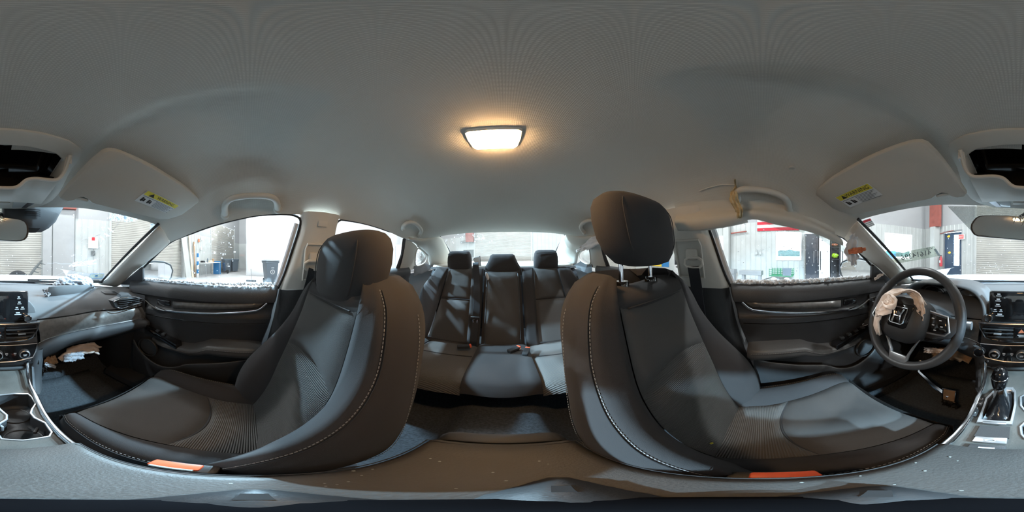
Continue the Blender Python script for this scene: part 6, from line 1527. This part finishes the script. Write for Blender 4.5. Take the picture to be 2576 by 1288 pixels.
handle([(1014, 574), (1016, 567), (1024, 561), (1034, 559), (1046, 563), (1057, 574), (1060, 582), (1055, 590)], .0115, 'grey ceiling grab handle above the rear passenger side door', .03)
handle([(1470, 584), (1463, 577), (1461, 569), (1468, 560), (1480, 555), (1490, 555), (1502, 562), (1508, 569)], .0115, 'grey ceiling grab handle above the rear driver side door', .03)
p = onZ(1992, 423, 1.36)
h = ROOF.ray_cast(CAMP, ray(1992, 423))[0]
ob = MB().lathe(h + Vector((0, 0, .002)), (0, 0, -1), [(.001, .004), (.008, .004), (.009, .002), (.009, -.002)], 20).build('liner_clip', 'liner_plastic'); tag(ob, 'small round trim clip in the headliner', 'clip')
# ---- seat belts
def strap(path, w, nrm, nm, par, mt='belt_web'):
    pt = curve(path, 24); P = []
    for i, p in enumerate(pt):
        t = (pt[min(i + 1, 23)] - pt[max(i - 1, 0)]).normalized(); a = t.cross(Vector(nrm)).normalized(); P.append([p + a * w * k for k in (-.5, -.45, 0, .45, .5)])
    return MB().grid(P).build(nm, mt, par, sharp=0, solid=.0018)
for s in (1, -1):
    b = thing('seat_belt', 'dark seat belt running down from the %s belt pillar' % SIDE[s], 'seat belt', flip((.6, -.25, .9), s), 'front seat belts')
    rc = Vector((.598, -.255, 1.045))
    MB().box(flip(rc + Vector((.012, -.012, .035)), s), (.022, .05, .045)).build('guide_cover', 'pillar_trim', b, bevel=.008, seg=3)
    MB().tube(flips([rc + Vector((.0, y, z)) for y, z in ((-.036, .012), (-.038, -.004), (-.028, -.014), (0, -.016), (.028, -.014), (.038, -.004), (.036, .012), (.02, .022), (-.02, .022))], s), .0055, 8, closed=True).build('guide_loop', 'pillar_trim', b)
    if s > 0:
        strap(flips([rc + Vector((-.004, 0, -.012)), (.585, -.235, .97), (.585, -.19, .84), (.60, -.14, .71), (.625, -.09, .60), (.64, -.06, .52)], s), .047, (1, .3, 0), 'webbing', b)
    else:
        strap(flips([rc + Vector((-.004, 0, -.012)), (.60, -.245, .96), (.605, -.235, .86), (.61, -.225, .78), (.615, -.21, .70), (.62, -.17, .58)], s), .047, (1, 0, 0), 'webbing', b)
        tc = flip((.598, -.228, .795), s)
        MB().box(tc, (.014, .06, .018)).build('tongue_grip', 'black_plastic', b, bevel=.004)
        MB().tube([tc + Vector((0, y, z)) for y, z in ((-.014, -.01), (-.014, -.045), (.014, -.045), (.014, -.01))], .0035, 6, closed=True).build('tongue_plate', 'chrome', b)
        MB().lathe(tc + Vector((0, .034, 0)), (1, 0, 0), [(.002, -.008), (.010, -.008), (.010, .008), (.002, .008)], 16).build('stop_button', 'black_plastic', b)
rb_ = thing('rear_belt', 'dark middle rear seat belt with bright tongue', 'seat belt', (.19, -1.2, .7))
pth = [onY(1196, 660, -1.19), onY(1199, 700, -1.145), onY(1200, 740, -1.095), onY(1198, 790, -1.045), onY(1192, 840, -.985), onY(1190, 866, -.955)]
strap(pth, .045, (0, 1, .3), 'webbing', rb_)
tc = onY(1195, 800, -1.025); MB().box(tc, (.06, .014, .02)).build('tongue_grip', 'black_plastic', rb_, bevel=.004)
MB().tube([tc + Vector((x, .004, z)) for x, z in ((-.014, -.01), (-.012, -.045), (.012, -.045), (.014, -.01))], .004, 6, closed=True).build('tongue_plate', 'chrome', rb_)
for s, px in ((1, 1078), (-1, 1470)):
    b = thing('rear_belt', 'dark outer rear seat belt on the %s side' % SIDE[s], 'seat belt', flip((.57, -1.2, .8), s))
    strap(flips([(.575, -1.30, .985), (.565, -1.215, .93), (.575, -1.13, .80), (.585, -1.06, .66), (.59, -.98, .52)], s), .045, (.3, 1, .3), 'webbing', b)
for (px, py, lb, tilt) in ((1305, 878, 'red and white rear belt buckle lying on the middle of the bench', 40), (1335, 880, 'rear belt buckle with orange end beside the red one', 70), (1176, 874, 'rear belt buckle with orange button below the middle belt', 20)):
    c = onZ(px, py, .528); b = thing('belt_buckle', lb, 'buckle', c, 'rear belt buckles'); Rm = Matrix.Rotation(R(tilt), 3, 'Z')
    MB().box(c + Rm @ Vector((.02, -.02, -.004)), (.07, .03, .02), Rm).build('housing', 'black_plastic', b, bevel=.005); MB().box(c + Rm @ Vector((-.018, -.02, -.002)), (.012, .026, .018), Rm).build('press_button', 'orange_button', b, bevel=.003)
    if px == 1305: MB().box(c + Rm @ Vector((-.018, -.02, -.012)), (.014, .03, .006), Rm).build('slot_edge', 'label_white', b, bevel=.001)
# ---- damage on the driver side: sagging headliner edge, curtain airbag, torn foam
sg = thing('curtain_airbag', 'sagging headliner edge and deployed curtain airbag along the driver window', 'airbag', (-.57, .1, 1.2))
topl = [(1700, 545), (1760, 540), (1840, 532), (1900, 527), (1960, 532), (2020, 548), (2070, 572), (2110, 596)]
botl = [(1706, 580), (1760, 579), (1840, 567), (1892, 552), (1951, 565), (2000, 575), (2050, 588), (2120, 618)]
T_, B_ = curve([onTd(*p, -.035) for p in topl], 44), curve([onTd(*p, -.045) for p in botl], 44)
MB().grid([[a.lerp(b, t) + Vector((.018 * math.sin(math.pi * t) + .004 * noise.noise(Vector((i * .3, t * 3, 0))), 0, 0)) for t in (-.9, -.4, 0, .2, .4, .6, .8, .95, 1.0)] + [b + Vector((-.014, 0, .004)), b + Vector((-.03, 0, .012))] for i, (a, b) in enumerate(zip(T_, B_))]).build('sagging_edge', 'liner_plain', sg, sharp=0)
roll = [onTd(*p, -.03) for p in ((1706, 574), (1740, 573), (1790, 571), (1840, 562), (1880, 553))]
MB().tube(curve(roll, 24), [.010 + .004 * noise.noise(Vector((i * .4, 3, 0))) for i in range(24)], 8).build('rolled_lining', 'pillar_trim', sg, sharp=0)
fu, fl2 = [onTd(*p, -.02) for p in ((1900, 551), (1951, 563), (2000, 573), (2050, 586), (2085, 598), (2125, 618))], [onTd(*p, -.012) for p in ((1915, 556), (1960, 578), (2010, 584), (2045, 588), (2083, 615), (2132, 640))]
MB().grid([[a.lerp(b, t) + Vector((.006 * math.sin(7 * t + i * .4), 0, 0)) for t in (0, .25, .5, .75, 1)] for i, (a, b) in enumerate(zip(curve(fu, 30), curve(fl2, 30)))]).build('airbag_film', 'airbag_film', sg, sharp=0)
rag([onTd(x, y, -.055) for x, y in ((2150, 585), (2146, 605), (2142, 630), (2146, 650), (2148, 666))], [.035, .05, .06, .05, .025], 17, 'hanging_cloth', 'flag_white', sg, .007, Vector((.2, 1, 0)))
rag([onTd(x, y, -.075) for x, y in ((2134, 634), (2150, 631), (2166, 629), (2178, 626))], [.018, .024, .024, .012], 19, 'torn_orange_edge', 'torn_orange', sg, .004, Vector((0, .2, 1)))
tf = thing('torn_foam', 'ragged yellow foam tear in the headliner beside the driver grab handle', 'foam', (-.5, -.1, 1.3))
ft = [ROOF.ray_cast(CAMP, ray(x, y))[0] for x, y in ((1849, 452), (1850, 475))] + [onTd(x, y, -.07) for x, y in ((1846, 500), (1852, 515), (1860, 530), (1860, 548))]
ft = [p - ray(1850, 500) * .012 for p in ft]
rag(ft, [.004, .008, .024, .026, .022, .016], 23, 'tear_edge', 'torn_foam', tf, .006, Vector((0, 1, .1)))
cr = [ROOF.ray_cast(CAMP, ray(x, y))[0] - ray(x, y) * .003 for x, y in ((1852, 466), (1820, 464), (1790, 470), (1760, 480))]
MB().tube(curve(cr, 20), .0022, 6).build('crease', 'liner_plain', tf)
tq = [onTd(x, y, -.05) for x, y in ((1450, 632), (1475, 618), (1500, 606), (1512, 603))]
dd = thing('airbag_remnant', 'torn white curtain airbag remnant above the rear driver window', 'airbag', tq[0])
rag(tq, [.02, .05, .07, .06], 27, 'torn_cloth', 'flag_white', dd, .008, Vector((0, .1, 1)))
# ---- things on the windshield
h3 = [hit(WIND, x, y, .004) for x, y in ((2300, 630), (2350, 619), (2362, 642))]
sn_ = (h3[1] - h3[0]).cross(h3[2] - h3[0]).normalized()
st = [on(x, y, sn_, sn_.dot(h3[0])) for x, y in ((2229, 642.5), (2350, 619), (2366, 643.5), (2257, 663))]
tg_ = MB().add(st, [(0, 1, 2, 3)]).build('number_sticker', 'label_film', smooth=False); tag(tg_, 'pale green windshield sticker reading a number seen from behind', 'sticker')
A, B, C, D = st; U = (A - B).normalized(); W = (B - C); W = (W - U * W.dot(U)).normalized(); ln = (A - B).length; ht = (B - C).length * .86
nn = -ray(2300, 640) * .0012
MB().text('41614396', (A + B + C + D) / 4 - U * ln * .03 + nn - W * ht * .02, U, W * 1.5, ln * .80 / 4.9).build('lettering', 'print_grey', tg_, smooth=False)
MB().text('VSP', B + U * ln * .02 - W * ht * .16 + nn, U, W, ht * .28, align='LEFT').build('lettering', 'print_grey', tg_, smooth=False)
MB().text('F', D.lerp(A, .45) - U * ln * .09 + nn, U, W, ht * .34).build('lettering', 'print_grey', tg_, smooth=False)
MB().add([C.lerp(B, .05) + nn, C.lerp(B, .75) + nn, C.lerp(B, .75) + U * .012 + nn, C.lerp(B, .05) + U * .012 + nn], [(0, 1, 2, 3)]).build('side_print', 'frit', tg_, smooth=False)
q = [on(x, y, sn_, sn_.dot(h3[0])) for x, y in ((2168, 556), (2189, 549), (2201, 566), (2182, 574))]
ob = MB().add(q, [(0, 1, 2, 3)]).build('inspection_sticker', 'flag_white', smooth=False); tag(ob, 'small red and white sticker high on the windshield corner', 'sticker')
for a, b, mt in ((.02, .30, 'flag_red'), (.42, .50, 'print_grey'), (.66, .72, 'print_grey'), (.86, .92, 'print_grey')):
    d_ = -ray(2185, 560) * .0008; MB().add([q[0].lerp(q[3], a) + d_, q[1].lerp(q[2], a) + d_, q[1].lerp(q[2], b) + d_, q[0].lerp(q[3], b) + d_], [(0, 1, 2, 3)]).build('print_band', mt, ob, smooth=False)
q = [hit(WIND, x, y, .004) for x, y in ((228, 689), (262, 689), (258, 700), (223, 700))]
if all(p is not None for p in q):
    ob = MB().add(q, [(0, 1, 2, 3)]).build('window_decal', 'label_film', smooth=False); tag(ob, 'pale blue framed decal low in the passenger windshield corner', 'decal')
    MB().tube(q, .0015, 4, closed=True).build('decal_border', 'banner_blue', ob)
    d_ = -ray(243, 694) * .0008; MB().add([q[0].lerp(q[1], .4).lerp(q[3].lerp(q[2], .4), .3) + d_, q[0].lerp(q[1], .6).lerp(q[3].lerp(q[2], .6), .3) + d_, q[0].lerp(q[1], .6).lerp(q[3].lerp(q[2], .6), .6) + d_, q[0].lerp(q[1], .4).lerp(q[3].lerp(q[2], .4), .6) + d_], [(0, 1, 2, 3)]).build('decal_print', 'banner_blue', ob, smooth=False)
# torn trim piece on the rear shelf, small scraps
p = onY(1203, 655, -1.36)
tt = thing('broken_trim', 'broken pale trim piece standing on the parcel shelf', 'trim piece', (p.x, p.y, 1.0))
MB().tube([onY(1192, 650, -1.36), onY(1207, 644, -1.36), onY(1209, 668, -1.36)], .004, 6).build('frame', 'dark_plastic', tt)
MB().prism([onY(x, y, -1.365) for x, y in ((1190, 652), (1206, 646), (1208, 668), (1200, 672))], (0, .006, 0)).build('plate', 'label_white', tt, smooth=False)
for i, (px, py) in enumerate(((290, 1108), (1790, 1115))):
    ob = MB().blob(onZ(px, py, .515), (.004, .003, .002), 8, 6, .4, i).build('scrap', 'orange_button' if i == 0 else 'label_yellow'); tag(ob, ('tiny red scrap on the passenger cushion edge', 'tiny yellow scrap behind the driver cushion')[i], 'scrap')
